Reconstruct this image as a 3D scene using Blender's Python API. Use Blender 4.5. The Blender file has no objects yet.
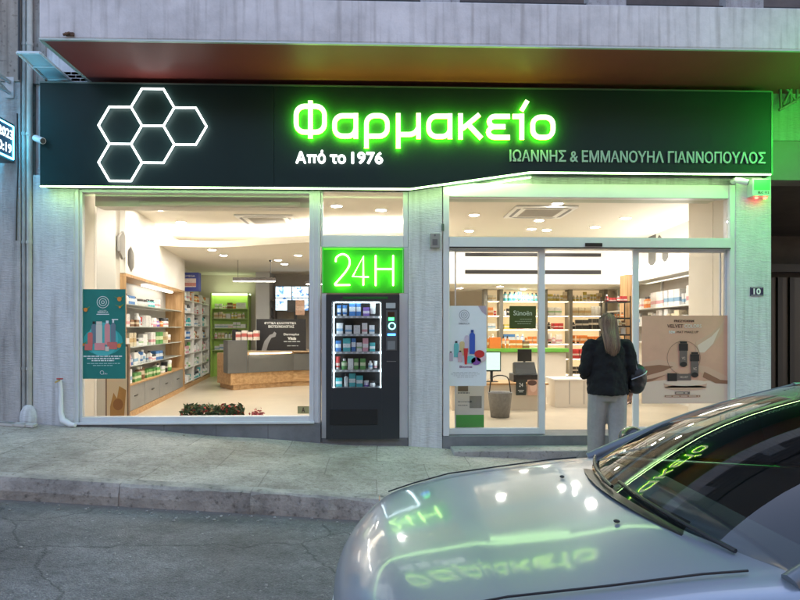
import bpy, bmesh, math, random
from mathutils import Vector, Matrix, Euler
random.seed(7)
PI = math.pi
R = math.radians
sc = bpy.context.scene
col = sc.collection

# ------------------------------------------------------------------ camera model
F, D, EYE, YAW, HZ = 616.0, 7.0, 1.45, R(1.9), 328.0
def at(px, py, y):
    """point seen at photo pixel (800x600) on the plane Y=y"""
    Y = y + D
    u = (px-400)/F
    s, c = math.sin(YAW), math.cos(YAW)
    x = Y*(u*c+s)/(c-u*s)
    dep = x*s+Y*c
    return Vector((x, y, EYE-(py-HZ)/F*dep))
def X(px, y=0.0): return at(px, 300, y).x
def Z(py, px, y=0.0): return at(px, py, y).z

# ------------------------------------------------------------------ materials
MATS = {}
def nodes(name):
    m = bpy.data.materials.new(name); m.use_nodes = True
    return m, m.node_tree.nodes, m.node_tree.links, m.node_tree.nodes['Principled BSDF']
def setp(b, **k):
    for n, v in k.items():
        n = n.replace('_', ' ')
        if n in b.inputs: b.inputs[n].default_value = v
def c4(c): return (c[0], c[1], c[2], 1)
def mat(name, color, rough=.6, metal=0, emit=None, es=0, var=0, scale=6, bump=0, bscale=60, coat=0, stretch=(1,1,1), spec=.5):
    if name in MATS: return MATS[name]
    m, N, L, b = nodes(name)
    setp(b, Base_Color=c4(color), Roughness=rough, Metallic=metal, Coat_Weight=coat, Specular_IOR_Level=spec)
    if emit: setp(b, Emission_Color=c4(emit), Emission_Strength=es)
    if var or bump:
        tc = N.new('ShaderNodeTexCoord'); mp = N.new('ShaderNodeMapping'); mp.inputs['Scale'].default_value = stretch
        L.new(tc.outputs['Object'], mp.inputs['Vector'])
    if var:
        n = N.new('ShaderNodeTexNoise'); n.inputs['Scale'].default_value = scale; n.inputs['Detail'].default_value = 6
        n.inputs['Roughness'].default_value = .65
        r = N.new('ShaderNodeValToRGB'); r.color_ramp.elements[0].position = .3; r.color_ramp.elements[1].position = .7
        r.color_ramp.elements[0].color = c4([max(0, x*(1-var)) for x in color]); r.color_ramp.elements[1].color = c4([min(1, x*(1+var)) for x in color])
        L.new(mp.outputs[0], n.inputs['Vector']); L.new(n.outputs['Fac'], r.inputs[0]); L.new(r.outputs[0], b.inputs['Base Color'])
    if bump:
        n = N.new('ShaderNodeTexNoise'); n.inputs['Scale'].default_value = bscale; n.inputs['Detail'].default_value = 5
        bp = N.new('ShaderNodeBump'); bp.inputs['Strength'].default_value = bump; bp.inputs['Distance'].default_value = .02
        L.new(mp.outputs[0], n.inputs['Vector']); L.new(n.outputs['Fac'], bp.inputs['Height']); L.new(bp.outputs[0], b.inputs['Normal'])
    MATS[name] = m
    return m
def emat(name, color, s):
    return mat(name, (0, 0, 0), .5, emit=color, es=s, spec=0)

def glass_mat(name, tint=(.985, .99, .985), refl=1.27, rough=0.0):
    if name in MATS: return MATS[name]
    m, N, L, b = nodes(name); N.remove(b)
    out = N['Material Output']
    t = N.new('ShaderNodeBsdfTransparent'); t.inputs[0].default_value = c4(tint)
    g = N.new('ShaderNodeBsdfGlossy'); g.inputs['Roughness'].default_value = rough
    f = N.new('ShaderNodeFresnel'); f.inputs['IOR'].default_value = refl
    mx = N.new('ShaderNodeMixShader')
    L.new(f.outputs[0], mx.inputs[0]); L.new(t.outputs[0], mx.inputs[1]); L.new(g.outputs[0], mx.inputs[2]); L.new(mx.outputs[0], out.inputs[0])
    MATS[name] = m; return m

def stucco_mat(name, color, dirt=.3):
    m, N, L, b = nodes(name)
    tc = N.new('ShaderNodeTexCoord')
    mp = N.new('ShaderNodeMapping'); mp.inputs['Scale'].default_value = (8, 8, 42)
    n = N.new('ShaderNodeTexNoise'); n.inputs['Scale'].default_value = 1.6; n.inputs['Detail'].default_value = 4; n.inputs['Distortion'].default_value = .9
    L.new(tc.outputs['Object'], mp.inputs[0]); L.new(mp.outputs[0], n.inputs['Vector'])
    r = N.new('ShaderNodeValToRGB'); r.color_ramp.elements[0].position = .38; r.color_ramp.elements[1].position = .62
    L.new(n.outputs['Fac'], r.inputs[0])
    bp = N.new('ShaderNodeBump'); bp.inputs['Strength'].default_value = .5; bp.inputs['Distance'].default_value = .008
    L.new(r.outputs[0], bp.inputs['Height']); L.new(bp.outputs[0], b.inputs['Normal'])
    mp2 = N.new('ShaderNodeMapping'); mp2.inputs['Scale'].default_value = (3, 3, .8)
    n2 = N.new('ShaderNodeTexNoise'); n2.inputs['Scale'].default_value = 2.2; n2.inputs['Detail'].default_value = 9; n2.inputs['Roughness'].default_value = .7
    L.new(tc.outputs['Object'], mp2.inputs[0]); L.new(mp2.outputs[0], n2.inputs['Vector'])
    r2 = N.new('ShaderNodeValToRGB'); r2.color_ramp.elements[0].position = .3; r2.color_ramp.elements[1].position = .62
    r2.color_ramp.elements[0].color = c4([x*(1-dirt) for x in color]); r2.color_ramp.elements[1].color = c4(color)
    L.new(n2.outputs['Fac'], r2.inputs[0])
    mp3 = N.new('ShaderNodeMapping'); mp3.inputs['Scale'].default_value = (11, 11, .6); n3 = N.new('ShaderNodeTexNoise'); n3.inputs['Scale'].default_value = 1.3; n3.inputs['Detail'].default_value = 6
    L.new(tc.outputs['Object'], mp3.inputs[0]); L.new(mp3.outputs[0], n3.inputs['Vector'])
    r3 = N.new('ShaderNodeValToRGB'); r3.color_ramp.elements[0].position = .3; r3.color_ramp.elements[1].position = .48; r3.color_ramp.elements[0].color = (.55, .53, .5, 1)
    L.new(n3.outputs['Fac'], r3.inputs[0]); mx = N.new('ShaderNodeMixRGB'); mx.blend_type = 'MULTIPLY'; mx.inputs[0].default_value = .5
    L.new(r2.outputs[0], mx.inputs[1]); L.new(r3.outputs[0], mx.inputs[2]); L.new(mx.outputs[0], b.inputs['Base Color'])
    setp(b, Roughness=.85, Specular_IOR_Level=.3)
    MATS[name] = m; return m

def concrete_mat(name, color, streak=True, dark=.45, bump=.3, blotch=1.6, spots=True, sa=.7):
    m, N, L, b = nodes(name)
    tc = N.new('ShaderNodeTexCoord')
    n1 = N.new('ShaderNodeTexNoise'); n1.inputs['Scale'].default_value = blotch; n1.inputs['Detail'].default_value = 10; n1.inputs['Roughness'].default_value = .7
    L.new(tc.outputs['Object'], n1.inputs['Vector'])
    r1 = N.new('ShaderNodeValToRGB'); r1.color_ramp.elements[0].position = .32; r1.color_ramp.elements[1].position = .66
    r1.color_ramp.elements[0].color = c4([x*(1-dark) for x in color]); r1.color_ramp.elements[1].color = c4([min(1, x*1.08) for x in color])
    L.new(n1.outputs['Fac'], r1.inputs[0]); last = r1.outputs[0]
    def mul(last, fac_out, lo, a, bb, amt):
        rr = N.new('ShaderNodeValToRGB'); rr.color_ramp.elements[0].position = a; rr.color_ramp.elements[1].position = bb
        rr.color_ramp.elements[0].color = c4(lo)
        L.new(fac_out, rr.inputs[0])
        mx = N.new('ShaderNodeMixRGB'); mx.blend_type = 'MULTIPLY'; mx.inputs[0].default_value = amt
        L.new(last, mx.inputs[1]); L.new(rr.outputs[0], mx.inputs[2]); return mx.outputs[0]
    if streak:
        mp = N.new('ShaderNodeMapping'); mp.inputs['Scale'].default_value = (14, 1, .7)
        n2 = N.new('ShaderNodeTexNoise'); n2.inputs['Scale'].default_value = 1; n2.inputs['Detail'].default_value = 5
        L.new(tc.outputs['Object'], mp.inputs[0]); L.new(mp.outputs[0], n2.inputs['Vector'])
        last = mul(last, n2.outputs['Fac'], (.45, .42, .4), .3, .5, sa)
    if spots:
        n3 = N.new('ShaderNodeTexNoise'); n3.inputs['Scale'].default_value = 24; n3.inputs['Detail'].default_value = 4
        L.new(tc.outputs['Object'], n3.inputs['Vector'])
        last = mul(last, n3.outputs['Fac'], (.4, .38, .36), .27, .42, .8)
    L.new(last, b.inputs['Base Color'])
    n4 = N.new('ShaderNodeTexNoise'); n4.inputs['Scale'].default_value = 45; n4.inputs['Detail'].default_value = 6
    L.new(tc.outputs['Object'], n4.inputs['Vector'])
    bp = N.new('ShaderNodeBump'); bp.inputs['Strength'].default_value = bump; bp.inputs['Distance'].default_value = .015
    L.new(n4.outputs['Fac'], bp.inputs['Height']); L.new(bp.outputs[0], b.inputs['Normal'])
    setp(b, Roughness=.85)
    MATS[name] = m; return m

def asphalt_mat():
    m, N, L, b = nodes('asphalt')
    tc = N.new('ShaderNodeTexCoord')
    mp = N.new('ShaderNodeMapping'); mp.inputs['Scale'].default_value = (.6, 1.6, 1)
    n1 = N.new('ShaderNodeTexNoise'); n1.inputs['Scale'].default_value = 1.6; n1.inputs['Detail'].default_value = 9; n1.inputs['Roughness'].default_value = .65
    L.new(tc.outputs['Object'], mp.inputs[0]); L.new(mp.outputs[0], n1.inputs['Vector'])
    r1 = N.new('ShaderNodeValToRGB'); r1.color_ramp.elements[0].position = .33; r1.color_ramp.elements[1].position = .7
    r1.color_ramp.elements[0].color = (.27, .262, .255, 1); r1.color_ramp.elements[1].color = (.50, .485, .47, 1)
    L.new(n1.outputs['Fac'], r1.inputs[0])
    v = N.new('ShaderNodeTexVoronoi'); v.inputs['Scale'].default_value = 95
    L.new(tc.outputs['Object'], v.inputs['Vector'])
    r2 = N.new('ShaderNodeValToRGB'); r2.color_ramp.elements[0].position = 0; r2.color_ramp.elements[1].position = .55
    r2.color_ramp.elements[0].color = (1.0, 1.0, 1.0, 1); r2.color_ramp.elements[1].color = (.55, .55, .55, 1)
    L.new(v.outputs['Distance'], r2.inputs[0])
    mx = N.new('ShaderNodeMixRGB'); mx.blend_type = 'MULTIPLY'; mx.inputs[0].default_value = .8
    L.new(r1.outputs[0], mx.inputs[1]); L.new(r2.outputs[0], mx.inputs[2])
    # rare pale grit
    n3 = N.new('ShaderNodeTexNoise'); n3.inputs['Scale'].default_value = 34; n3.inputs['Detail'].default_value = 2
    L.new(tc.outputs['Object'], n3.inputs['Vector'])
    r3 = N.new('ShaderNodeValToRGB'); r3.color_ramp.elements[0].position = .69; r3.color_ramp.elements[1].position = .72
    L.new(n3.outputs['Fac'], r3.inputs[0])
    mx2 = N.new('ShaderNodeMixRGB'); mx2.inputs[2].default_value = (.5, .48, .46, 1)
    L.new(r3.outputs[0], mx2.inputs[0]); L.new(mx.outputs[0], mx2.inputs[1]); last = mx2.outputs[0]
    for scl, lo, a_, b_ in ((14, (.55, .55, .55), .34, .52), (60, (.5, .5, .5), .36, .6), (.7, (.6, .58, .56), .4, .6)):
        nn = N.new('ShaderNodeTexNoise'); nn.inputs['Scale'].default_value = scl; nn.inputs['Detail'].default_value = 7; nn.inputs['Roughness'].default_value = .75
        L.new(tc.outputs['Object'], nn.inputs['Vector']); rr = N.new('ShaderNodeValToRGB'); rr.color_ramp.elements[0].position = a_; rr.color_ramp.elements[1].position = b_; rr.color_ramp.elements[0].color = c4(lo)
        L.new(nn.outputs['Fac'], rr.inputs[0]); mm = N.new('ShaderNodeMixRGB'); mm.blend_type = 'MULTIPLY'; mm.inputs[0].default_value = .85
        L.new(last, mm.inputs[1]); L.new(rr.outputs[0], mm.inputs[2]); last = mm.outputs[0]
    dn = N.new('ShaderNodeTexNoise'); dn.inputs['Scale'].default_value = 3; dn.inputs['Detail'].default_value = 5; L.new(tc.outputs['Object'], dn.inputs['Vector'])
    ad = N.new('ShaderNodeMixRGB'); ad.blend_type = 'ADD'; ad.inputs[0].default_value = .35; L.new(tc.outputs['Object'], ad.inputs[1]); L.new(dn.outputs['Color'], ad.inputs[2])
    vc = N.new('ShaderNodeTexVoronoi'); vc.feature = 'DISTANCE_TO_EDGE'; vc.inputs['Scale'].default_value = .55; L.new(ad.outputs[0], vc.inputs['Vector'])
    rc = N.new('ShaderNodeValToRGB'); rc.color_ramp.elements[0].position = 0; rc.color_ramp.elements[1].position = .008; rc.color_ramp.elements[0].color = (.25, .25, .25, 1); L.new(vc.outputs['Distance'], rc.inputs[0])
    mc = N.new('ShaderNodeMixRGB'); mc.blend_type = 'MULTIPLY'; mc.inputs[0].default_value = .75; L.new(last, mc.inputs[1]); L.new(rc.outputs[0], mc.inputs[2])
    sy_ = N.new('ShaderNodeSeparateXYZ'); L.new(ad.outputs[0], sy_.inputs[0])
    mr = N.new('ShaderNodeMapRange'); mr.inputs['From Min'].default_value = -2.25; mr.inputs['From Max'].default_value = -2.0; L.new(sy_.outputs['Y'], mr.inputs['Value'])
    mg = N.new('ShaderNodeMixRGB'); mg.inputs[2].default_value = (.20, .17, .14, 1); L.new(mr.outputs[0], mg.inputs[0]); L.new(mc.outputs[0], mg.inputs[1])
    L.new(mg.outputs[0], b.inputs['Base Color'])
    bp = N.new('ShaderNodeBump'); bp.inputs['Strength'].default_value = .8; bp.inputs['Distance'].default_value = .012
    L.new(v.outputs['Distance'], bp.inputs['Height']); L.new(bp.outputs[0], b.inputs['Normal'])
    setp(b, Roughness=.62)
    MATS['asphalt'] = m; return m

def paving_mat():
    """pale concrete slabs: joints, patches and cracks"""
    m, N, L, b = nodes('paving')
    tc = N.new('ShaderNodeTexCoord')
    n0 = N.new('ShaderNodeTexNoise'); n0.inputs['Scale'].default_value = 1.3; n0.inputs['Detail'].default_value = 3
    L.new(tc.outputs['Object'], n0.inputs['Vector'])
    add = N.new('ShaderNodeMixRGB'); add.blend_type = 'ADD'; add.inputs[0].default_value = .05
    L.new(tc.outputs['Object'], add.inputs[1]); L.new(n0.outputs['Color'], add.inputs[2])
    br = N.new('ShaderNodeTexBrick'); br.inputs['Scale'].default_value = 1.0
    br.inputs['Brick Width'].default_value = .95; br.inputs['Row Height'].default_value = .75; br.inputs['Mortar Size'].default_value = .008
    br.inputs['Mortar Smooth'].default_value = .6; br.inputs['Color1'].default_value = (.74, .67, .58, 1); br.inputs['Color2'].default_value = (.62, .56, .49, 1); br.inputs['Mortar'].default_value = (.46, .40, .35, 1)
    L.new(add.outputs[0], br.inputs['Vector'])
    n1 = N.new('ShaderNodeTexNoise'); n1.inputs['Scale'].default_value = 2.4; n1.inputs['Detail'].default_value = 11; n1.inputs['Roughness'].default_value = .75
    L.new(tc.outputs['Object'], n1.inputs['Vector'])
    r1 = N.new('ShaderNodeValToRGB'); r1.color_ramp.elements[0].position = .34; r1.color_ramp.elements[1].position = .62
    r1.color_ramp.elements[0].color = (.60, .57, .54, 1)
    L.new(n1.outputs['Fac'], r1.inputs[0])
    mx = N.new('ShaderNodeMixRGB'); mx.blend_type = 'MULTIPLY'; mx.inputs[0].default_value = .9
    L.new(br.outputs['Color'], mx.inputs[1]); L.new(r1.outputs[0], mx.inputs[2])
    last = mx.outputs[0]
    for scl, lo, a_, b_ in ((22, (.55, .52, .49), .33, .5), (75, (.6, .58, .56), .35, .6), (.9, (.62, .6, .57), .35, .55)):
        nn = N.new('ShaderNodeTexNoise'); nn.inputs['Scale'].default_value = scl; nn.inputs['Detail'].default_value = 6; nn.inputs['Roughness'].default_value = .7
        L.new(tc.outputs['Object'], nn.inputs['Vector']); rr = N.new('ShaderNodeValToRGB'); rr.color_ramp.elements[0].position = a_; rr.color_ramp.elements[1].position = b_; rr.color_ramp.elements[0].color = c4(lo)
        L.new(nn.outputs['Fac'], rr.inputs[0]); mm = N.new('ShaderNodeMixRGB'); mm.blend_type = 'MULTIPLY'; mm.inputs[0].default_value = .8
        L.new(last, mm.inputs[1]); L.new(rr.outputs[0], mm.inputs[2]); last = mm.outputs[0]
    L.new(last, b.inputs['Base Color'])
    bp = N.new('ShaderNodeBump'); bp.inputs['Strength'].default_value = .8; bp.inputs['Distance'].default_value = .03
    L.new(n1.outputs['Fac'], bp.inputs['Height']); L.new(bp.outputs[0], b.inputs['Normal'])
    setp(b, Roughness=.8)
    MATS['paving'] = m; return m

def wood_mat(name, c1, c2, axis=(1.2, 14, 14)):
    m, N, L, b = nodes(name)
    tc = N.new('ShaderNodeTexCoord'); mp = N.new('ShaderNodeMapping'); mp.inputs['Scale'].default_value = axis
    n = N.new('ShaderNodeTexNoise'); n.inputs['Scale'].default_value = 1.5; n.inputs['Detail'].default_value = 8; n.inputs['Distortion'].default_value = .6
    L.new(tc.outputs['Object'], mp.inputs[0]); L.new(mp.outputs[0], n.inputs['Vector'])
    r = N.new('ShaderNodeValToRGB'); r.color_ramp.elements[0].position = .35; r.color_ramp.elements[1].position = .65
    r.color_ramp.elements[0].color = c4(c1); r.color_ramp.elements[1].color = c4(c2)
    L.new(n.outputs['Fac'], r.inputs[0]); L.new(r.outputs[0], b.inputs['Base Color']); setp(b, Roughness=.5)
    MATS[name] = m; return m

def pack_mat(name, base, band, lo=.3, hi=.7):
    """packaging: body colour, label band and tiny print"""
    m, N, L, b = nodes(name)
    tc = N.new('ShaderNodeTexCoord'); sp = N.new('ShaderNodeSeparateXYZ'); L.new(tc.outputs['Generated'], sp.inputs[0])
    r = N.new('ShaderNodeValToRGB'); r.color_ramp.interpolation = 'CONSTANT'
    e = r.color_ramp.elements; e[0].position = 0; e[0].color = c4(base); e[1].position = lo; e[1].color = c4(band)
    x = e.new(hi); x.color = c4(base)
    L.new(sp.outputs['Z'], r.inputs[0])
    mp = N.new('ShaderNodeMapping'); mp.inputs['Scale'].default_value = (9, 9, 22)
    n = N.new('ShaderNodeTexNoise'); n.inputs['Scale'].default_value = 1.4; n.inputs['Detail'].default_value = 2
    oi = N.new('ShaderNodeObjectInfo'); va = N.new('ShaderNodeVectorMath'); va.operation = 'ADD'
    L.new(tc.outputs['Generated'], mp.inputs[0]); L.new(mp.outputs[0], va.inputs[0]); L.new(oi.outputs['Random'], va.inputs[1]); L.new(va.outputs[0], n.inputs['Vector'])
    r2 = N.new('ShaderNodeValToRGB'); r2.color_ramp.interpolation = 'CONSTANT'; r2.color_ramp.elements[0].color = (.25, .25, .3, 1); r2.color_ramp.elements[1].position = .4
    L.new(n.outputs['Fac'], r2.inputs[0])
    mx = N.new('ShaderNodeMixRGB'); mx.blend_type = 'MULTIPLY'; mx.inputs[0].default_value = .55
    L.new(r.outputs[0], mx.inputs[1]); L.new(r2.outputs[0], mx.inputs[2]); L.new(mx.outputs[0], b.inputs['Base Color'])
    setp(b, Roughness=.4); MATS[name] = m; return m

# ------------------------------------------------------------------ mesh building
class MB:
    def __init__(s): s.v = []; s.f = []; s.mi = []; s.cur = 0; s.sm = []
    def add(s, vs, fs, smooth=False):
        o = len(s.v); s.v += [tuple(v) for v in vs]
        for f in fs: s.f.append([o+i for i in f]); s.mi.append(s.cur); s.sm.append(smooth)
        return s
    def box(s, x0, x1, y0, y1, z0, z1):
        vs = [(x0,y0,z0),(x1,y0,z0),(x1,y1,z0),(x0,y1,z0),(x0,y0,z1),(x1,y0,z1),(x1,y1,z1),(x0,y1,z1)]
        return s.add(vs, [(0,3,2,1),(4,5,6,7),(0,1,5,4),(1,2,6,5),(2,3,7,6),(3,0,4,7)])
    def prism_xz(s, pts, y0, y1):
        n = len(pts)
        a = sum(pts[i][0]*pts[(i+1) % n][1]-pts[(i+1) % n][0]*pts[i][1] for i in range(n))
        if a < 0: pts = pts[::-1]
        vs = [(p[0], y0, p[1]) for p in pts]+[(p[0], y1, p[1]) for p in pts]
        fs = [tuple(range(n)), tuple(range(2*n-1, n-1, -1))]+[(i, n+i, n+(i+1) % n, (i+1) % n) for i in range(n)]
        return s.add(vs, fs)
    def prism_xy(s, pts, z0, z1):
        n = len(pts)
        a = sum(pts[i][0]*pts[(i+1) % n][1]-pts[(i+1) % n][0]*pts[i][1] for i in range(n))
        if a < 0: pts = pts[::-1]
        z0f = z0 if callable(z0) else (lambda x, y: z0)
        z1f = z1 if callable(z1) else (lambda x, y: z1)
        vs = [(p[0], p[1], z0f(*p)) for p in pts]+[(p[0], p[1], z1f(*p)) for p in pts]
        fs = [tuple(range(n-1, -1, -1)), tuple(range(n, 2*n))]+[(i, (i+1) % n, n+(i+1) % n, n+i) for i in range(n)]
        return s.add(vs, fs)
    def prism_yz(s, pts, x0, x1):
        n = len(pts)
        a = sum(pts[i][0]*pts[(i+1) % n][1]-pts[(i+1) % n][0]*pts[i][1] for i in range(n))
        if a < 0: pts = pts[::-1]
        vs = [(x0, p[0], p[1]) for p in pts]+[(x1, p[0], p[1]) for p in pts]
        fs = [tuple(range(n-1, -1, -1)), tuple(range(n, 2*n))]+[(i, (i+1) % n, n+(i+1) % n, n+i) for i in range(n)]
        return s.add(vs, fs)
    def cone(s, p0, p1, r0, r1=None, n=16, caps=True, ratio=1.0, up=None):
        r1 = r0 if r1 is None else r1
        p0, p1 = Vector(p0), Vector(p1); d = (p1-p0).normalized()
        ref = Vector(up) if up else (Vector((0, 0, 1)) if abs(d.z) < .9 else Vector((1, 0, 0)))
        a = d.cross(ref).normalized(); b = d.cross(a).normalized()
        vs = []
        for p, r in ((p0, r0), (p1, r1)):
            for i in range(n):
                t = 2*PI*i/n; vs.append(p+a*math.cos(t)*r+b*math.sin(t)*r*ratio)
        fs = [(i, n+i, n+(i+1) % n, (i+1) % n) for i in range(n)]
        s.add(vs, fs, True)
        if caps:
            s.add(vs[:n], [tuple(range(n))]); s.add(vs[n:], [tuple(range(n-1, -1, -1))])
        return s
    def tube(s, pts, r, n=8, closed=False):
        pts = [Vector(p) for p in pts]; m = len(pts)
        rr = r if isinstance(r, (list, tuple)) else [r]*m
        vs = []; pa = None
        for i, p in enumerate(pts):
            if closed: t = (pts[(i+1) % m]-pts[i-1]).normalized()
            else: t = (pts[min(i+1, m-1)]-pts[max(i-1, 0)]).normalized()
            if pa is None:
                ref = Vector((0, 0, 1)) if abs(t.z) < .9 else Vector((1, 0, 0)); a = t.cross(ref).normalized()
            else: a = (pa-t*pa.dot(t)).normalized()
            pa = a; b = t.cross(a)
            for k in range(n):
                q = 2*PI*k/n; vs.append(p+a*math.cos(q)*rr[i]+b*math.sin(q)*rr[i])
        fs = []
        for i in range(m if closed else m-1):
            j = (i+1) % m
            for k in range(n): fs.append((i*n+k, i*n+(k+1) % n, j*n+(k+1) % n, j*n+k))
        s.add(vs, fs, True)
        if not closed:
            s.add(vs[:n], [tuple(range(n-1, -1, -1))]); s.add(vs[-n:], [tuple(range(n))])
        return s
    def lathe(s, prof, c=(0, 0, 0), n=20, ax=1.0, ay=1.0):
        vs = []
        for r, z in prof:
            for i in range(n):
                t = 2*PI*i/n; vs.append((c[0]+r*ax*math.cos(t), c[1]+r*ay*math.sin(t), c[2]+z))
        fs = []
        for j in range(len(prof)-1):
            for i in range(n): fs.append((j*n+i, j*n+(i+1) % n, (j+1)*n+(i+1) % n, (j+1)*n+i))
        return s.add(vs, fs, True)
    def blob(s, c, r, n=14, m=8, rot=None):
        vs = []; c = Vector(c)
        r = (r, r, r) if not isinstance(r, (tuple, list)) else r
        for j in range(m+1):
            ph = PI*j/m
            for i in range(n):
                t = 2*PI*i/n; p = Vector((r[0]*math.sin(ph)*math.cos(t), r[1]*math.sin(ph)*math.sin(t), -r[2]*math.cos(ph)))
                if rot: p = rot @ p
                vs.append(c+p)
        fs = []
        for j in range(m):
            for i in range(n): fs.append((j*n+i, j*n+(i+1) % n, (j+1)*n+(i+1) % n, (j+1)*n+i))
        return s.add(vs, fs, True)
    def grid(s, fn, nu, nv, smooth=True, flip=False):
        vs = [fn(i/nu, j/nv) for j in range(nv+1) for i in range(nu+1)]
        fs = []
        for j in range(nv):
            for i in range(nu):
                q = (j*(nu+1)+i, j*(nu+1)+i+1, (j+1)*(nu+1)+i+1, (j+1)*(nu+1)+i)
                fs.append(q[::-1] if flip else q)
        return s.add(vs, fs, smooth)
    def mesh(s, name, mats):
        me = bpy.data.meshes.new(name); me.from_pydata(s.v, [], s.f)
        for m in (mats if isinstance(mats, (list, tuple)) else [mats]): me.materials.append(m)
        for i, p in enumerate(me.polygons): p.material_index = s.mi[i]; p.use_smooth = s.sm[i]
        me.update(); return me
    def build(s, name, mats, parent=None, bevel=0, clean=False):
        me = s.mesh(name, mats)
        if clean:
            bm = bmesh.new(); bm.from_mesh(me); bmesh.ops.remove_doubles(bm, verts=bm.verts, dist=1e-5); bmesh.ops.recalc_face_normals(bm, faces=bm.faces); bm.to_mesh(me); bm.free()
        o = bpy.data.objects.new(name, me); col.objects.link(o)
        if parent: o.parent = parent
        if bevel:
            b = o.modifiers.new('bevel', 'BEVEL'); b.width = bevel; b.segments = 2; b.limit_method = 'ANGLE'; b.angle_limit = R(40)
        return o

def tag(o, label=None, cat=None, group=None, kind=None):
    if label: o['label'] = label
    if cat: o['category'] = cat
    if group: o['group'] = group
    if kind: o['kind'] = kind
    return o
def thing(name, label, cat, loc=(0, 0, 0), rz=0, group=None):
    o = bpy.data.objects.new(name, None); col.objects.link(o); o.location = loc; o.rotation_euler = (0, 0, rz)
    return tag(o, label, cat, group)
def struct(name, mb, m, **k):
    return tag(mb.build(name, m, **k), kind='structure')
def copy_tree(o, parent=None):
    c = o.copy(); col.objects.link(c)
    if parent: c.parent = parent
    for ch in list(o.children): copy_tree(ch, c)
    return c

_tm = {}
def text_data(body, bold=0.0):
    key = (body, bold)
    if key in _tm: return _tm[key]
    cu = bpy.data.curves.new('lettering', 'FONT'); cu.body = body; cu.size = 1; cu.offset = bold; cu.extrude = 0; cu.resolution_u = 3
    o = bpy.data.objects.new('lettering', cu); col.objects.link(o)
    dg = bpy.context.evaluated_depsgraph_get(); dg.update()
    me = bpy.data.meshes.new_from_object(o.evaluated_get(dg))
    vs = [tuple(v.co) for v in me.vertices]; fs = [tuple(p.vertices) for p in me.polygons]
    bpy.data.objects.remove(o); bpy.data.curves.remove(cu); bpy.data.meshes.remove(me)
    xs = [v[0] for v in vs]; ys = [v[1] for v in vs]
    _tm[key] = (vs, fs, min(xs), max(xs), min(ys), max(ys)); return _tm[key]
def text_mb(body, x0, x1, z0, z1, y, thick=.004, bold=0.0, mb=None, fn=None):
    """lettering fitted into a rectangle in an XZ plane, facing -Y"""
    vs, fs, a, b, c, d = text_data(body, bold)
    mb = mb or MB(); sx = (x1-x0)/(b-a); sz = (z1-z0)/(d-c)
    P = [(x0+(v[0]-a)*sx, z0+(v[1]-c)*sz) for v in vs]
    n = len(P)
    mb.add([(p[0], y, p[1]) for p in P]+[(p[0], y+thick, p[1]) for p in P], fs+[tuple(n+i for i in f[::-1]) for f in fs])
    # rims
    ed = {}
    for f in fs:
        for i in range(len(f)):
            e = (f[i], f[(i+1) % len(f)]); ed[e] = 1
    rim = [(e[1], e[0], n+e[0], n+e[1]) for e in ed if (e[1], e[0]) not in ed]
    mb.add([(p[0], y, p[1]) for p in P]+[(p[0], y+thick, p[1]) for p in P], rim)
    return mb

def smooth_path(pts, closed=False, k=6):
    """Catmull-Rom"""
    out = []; n = len(pts)
    rng = range(n) if closed else range(n-1)
    for i in rng:
        g = (lambda j: Vector(pts[j % n])) if closed else (lambda j: Vector(pts[max(0, min(n-1, j))]))
        p0, p1, p2, p3 = g(i-1), g(i), g(i+1), g(i+2)
        for t in range(k):
            t /= k
            out.append(.5*((2*p1)+(p2-p0)*t+(2*p0-5*p1+4*p2-p3)*t*t+(3*p1-p0-3*p2+p3)*t**3))
    if not closed: out.append(Vector(pts[-1]))
    return out
def rrect(x0, x1, y0, y1, r, k=5):
    out = []
    for cx, cy, a in ((x1-r, y0+r, -90), (x1-r, y1-r, 0), (x0+r, y1-r, 90), (x0+r, y0+r, 180)):
        for i in range(k+1):
            t = R(a+90*i/k); out.append((cx+r*math.cos(t), cy+r*math.sin(t)))
    return out
def ribbon(mb, pts, w, y0, y1, closed=False, zfn=None):
    """flat stroke of width w along a path in the XZ plane; front y0 (slot 0), sides slot 1, back slot 2"""
    P = [Vector(p) for p in pts]; n = len(P); Lh = []; Rh = []
    for i in range(n):
        a = P[i-1] if (closed or i > 0) else P[i]; b = P[i]; c = P[(i+1) % n] if (closed or i < n-1) else P[i]
        d1 = (b-a).normalized() if (b-a).length > 1e-9 else (c-b).normalized()
        d2 = (c-b).normalized() if (c-b).length > 1e-9 else d1
        t = (d1+d2).normalized(); nn = Vector((-t.y, t.x)); m = Vector((-d1.y, d1.x))
        k = min(2.0, 1/max(.3, nn.dot(m))); Lh.append(b+nn*w/2*k); Rh.append(b-nn*w/2*k)
    vs = [(p.x, y0, p.y) for p in Lh]+[(p.x, y0, p.y) for p in Rh]+[(p.x, y1, p.y) for p in Lh]+[(p.x, y1, p.y) for p in Rh]
    fr, sd, bk = [], [], []
    for i in range(n if closed else n-1):
        j = (i+1) % n
        fr.append((i, n+i, n+j, j)); bk.append((2*n+i, 2*n+j, 3*n+j, 3*n+i))
        sd.append((i, j, 2*n+j, 2*n+i)); sd.append((n+j, n+i, 3*n+i, 3*n+j))
    if not closed:
        sd.append((0, 2*n, 3*n, n)); sd.append((n-1, 2*n-1, 4*n-1, 3*n-1))
    for k, f in enumerate((fr, sd, bk)):
        mb.cur = k; mb.add(vs, f)
    mb.cur = 0

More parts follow.
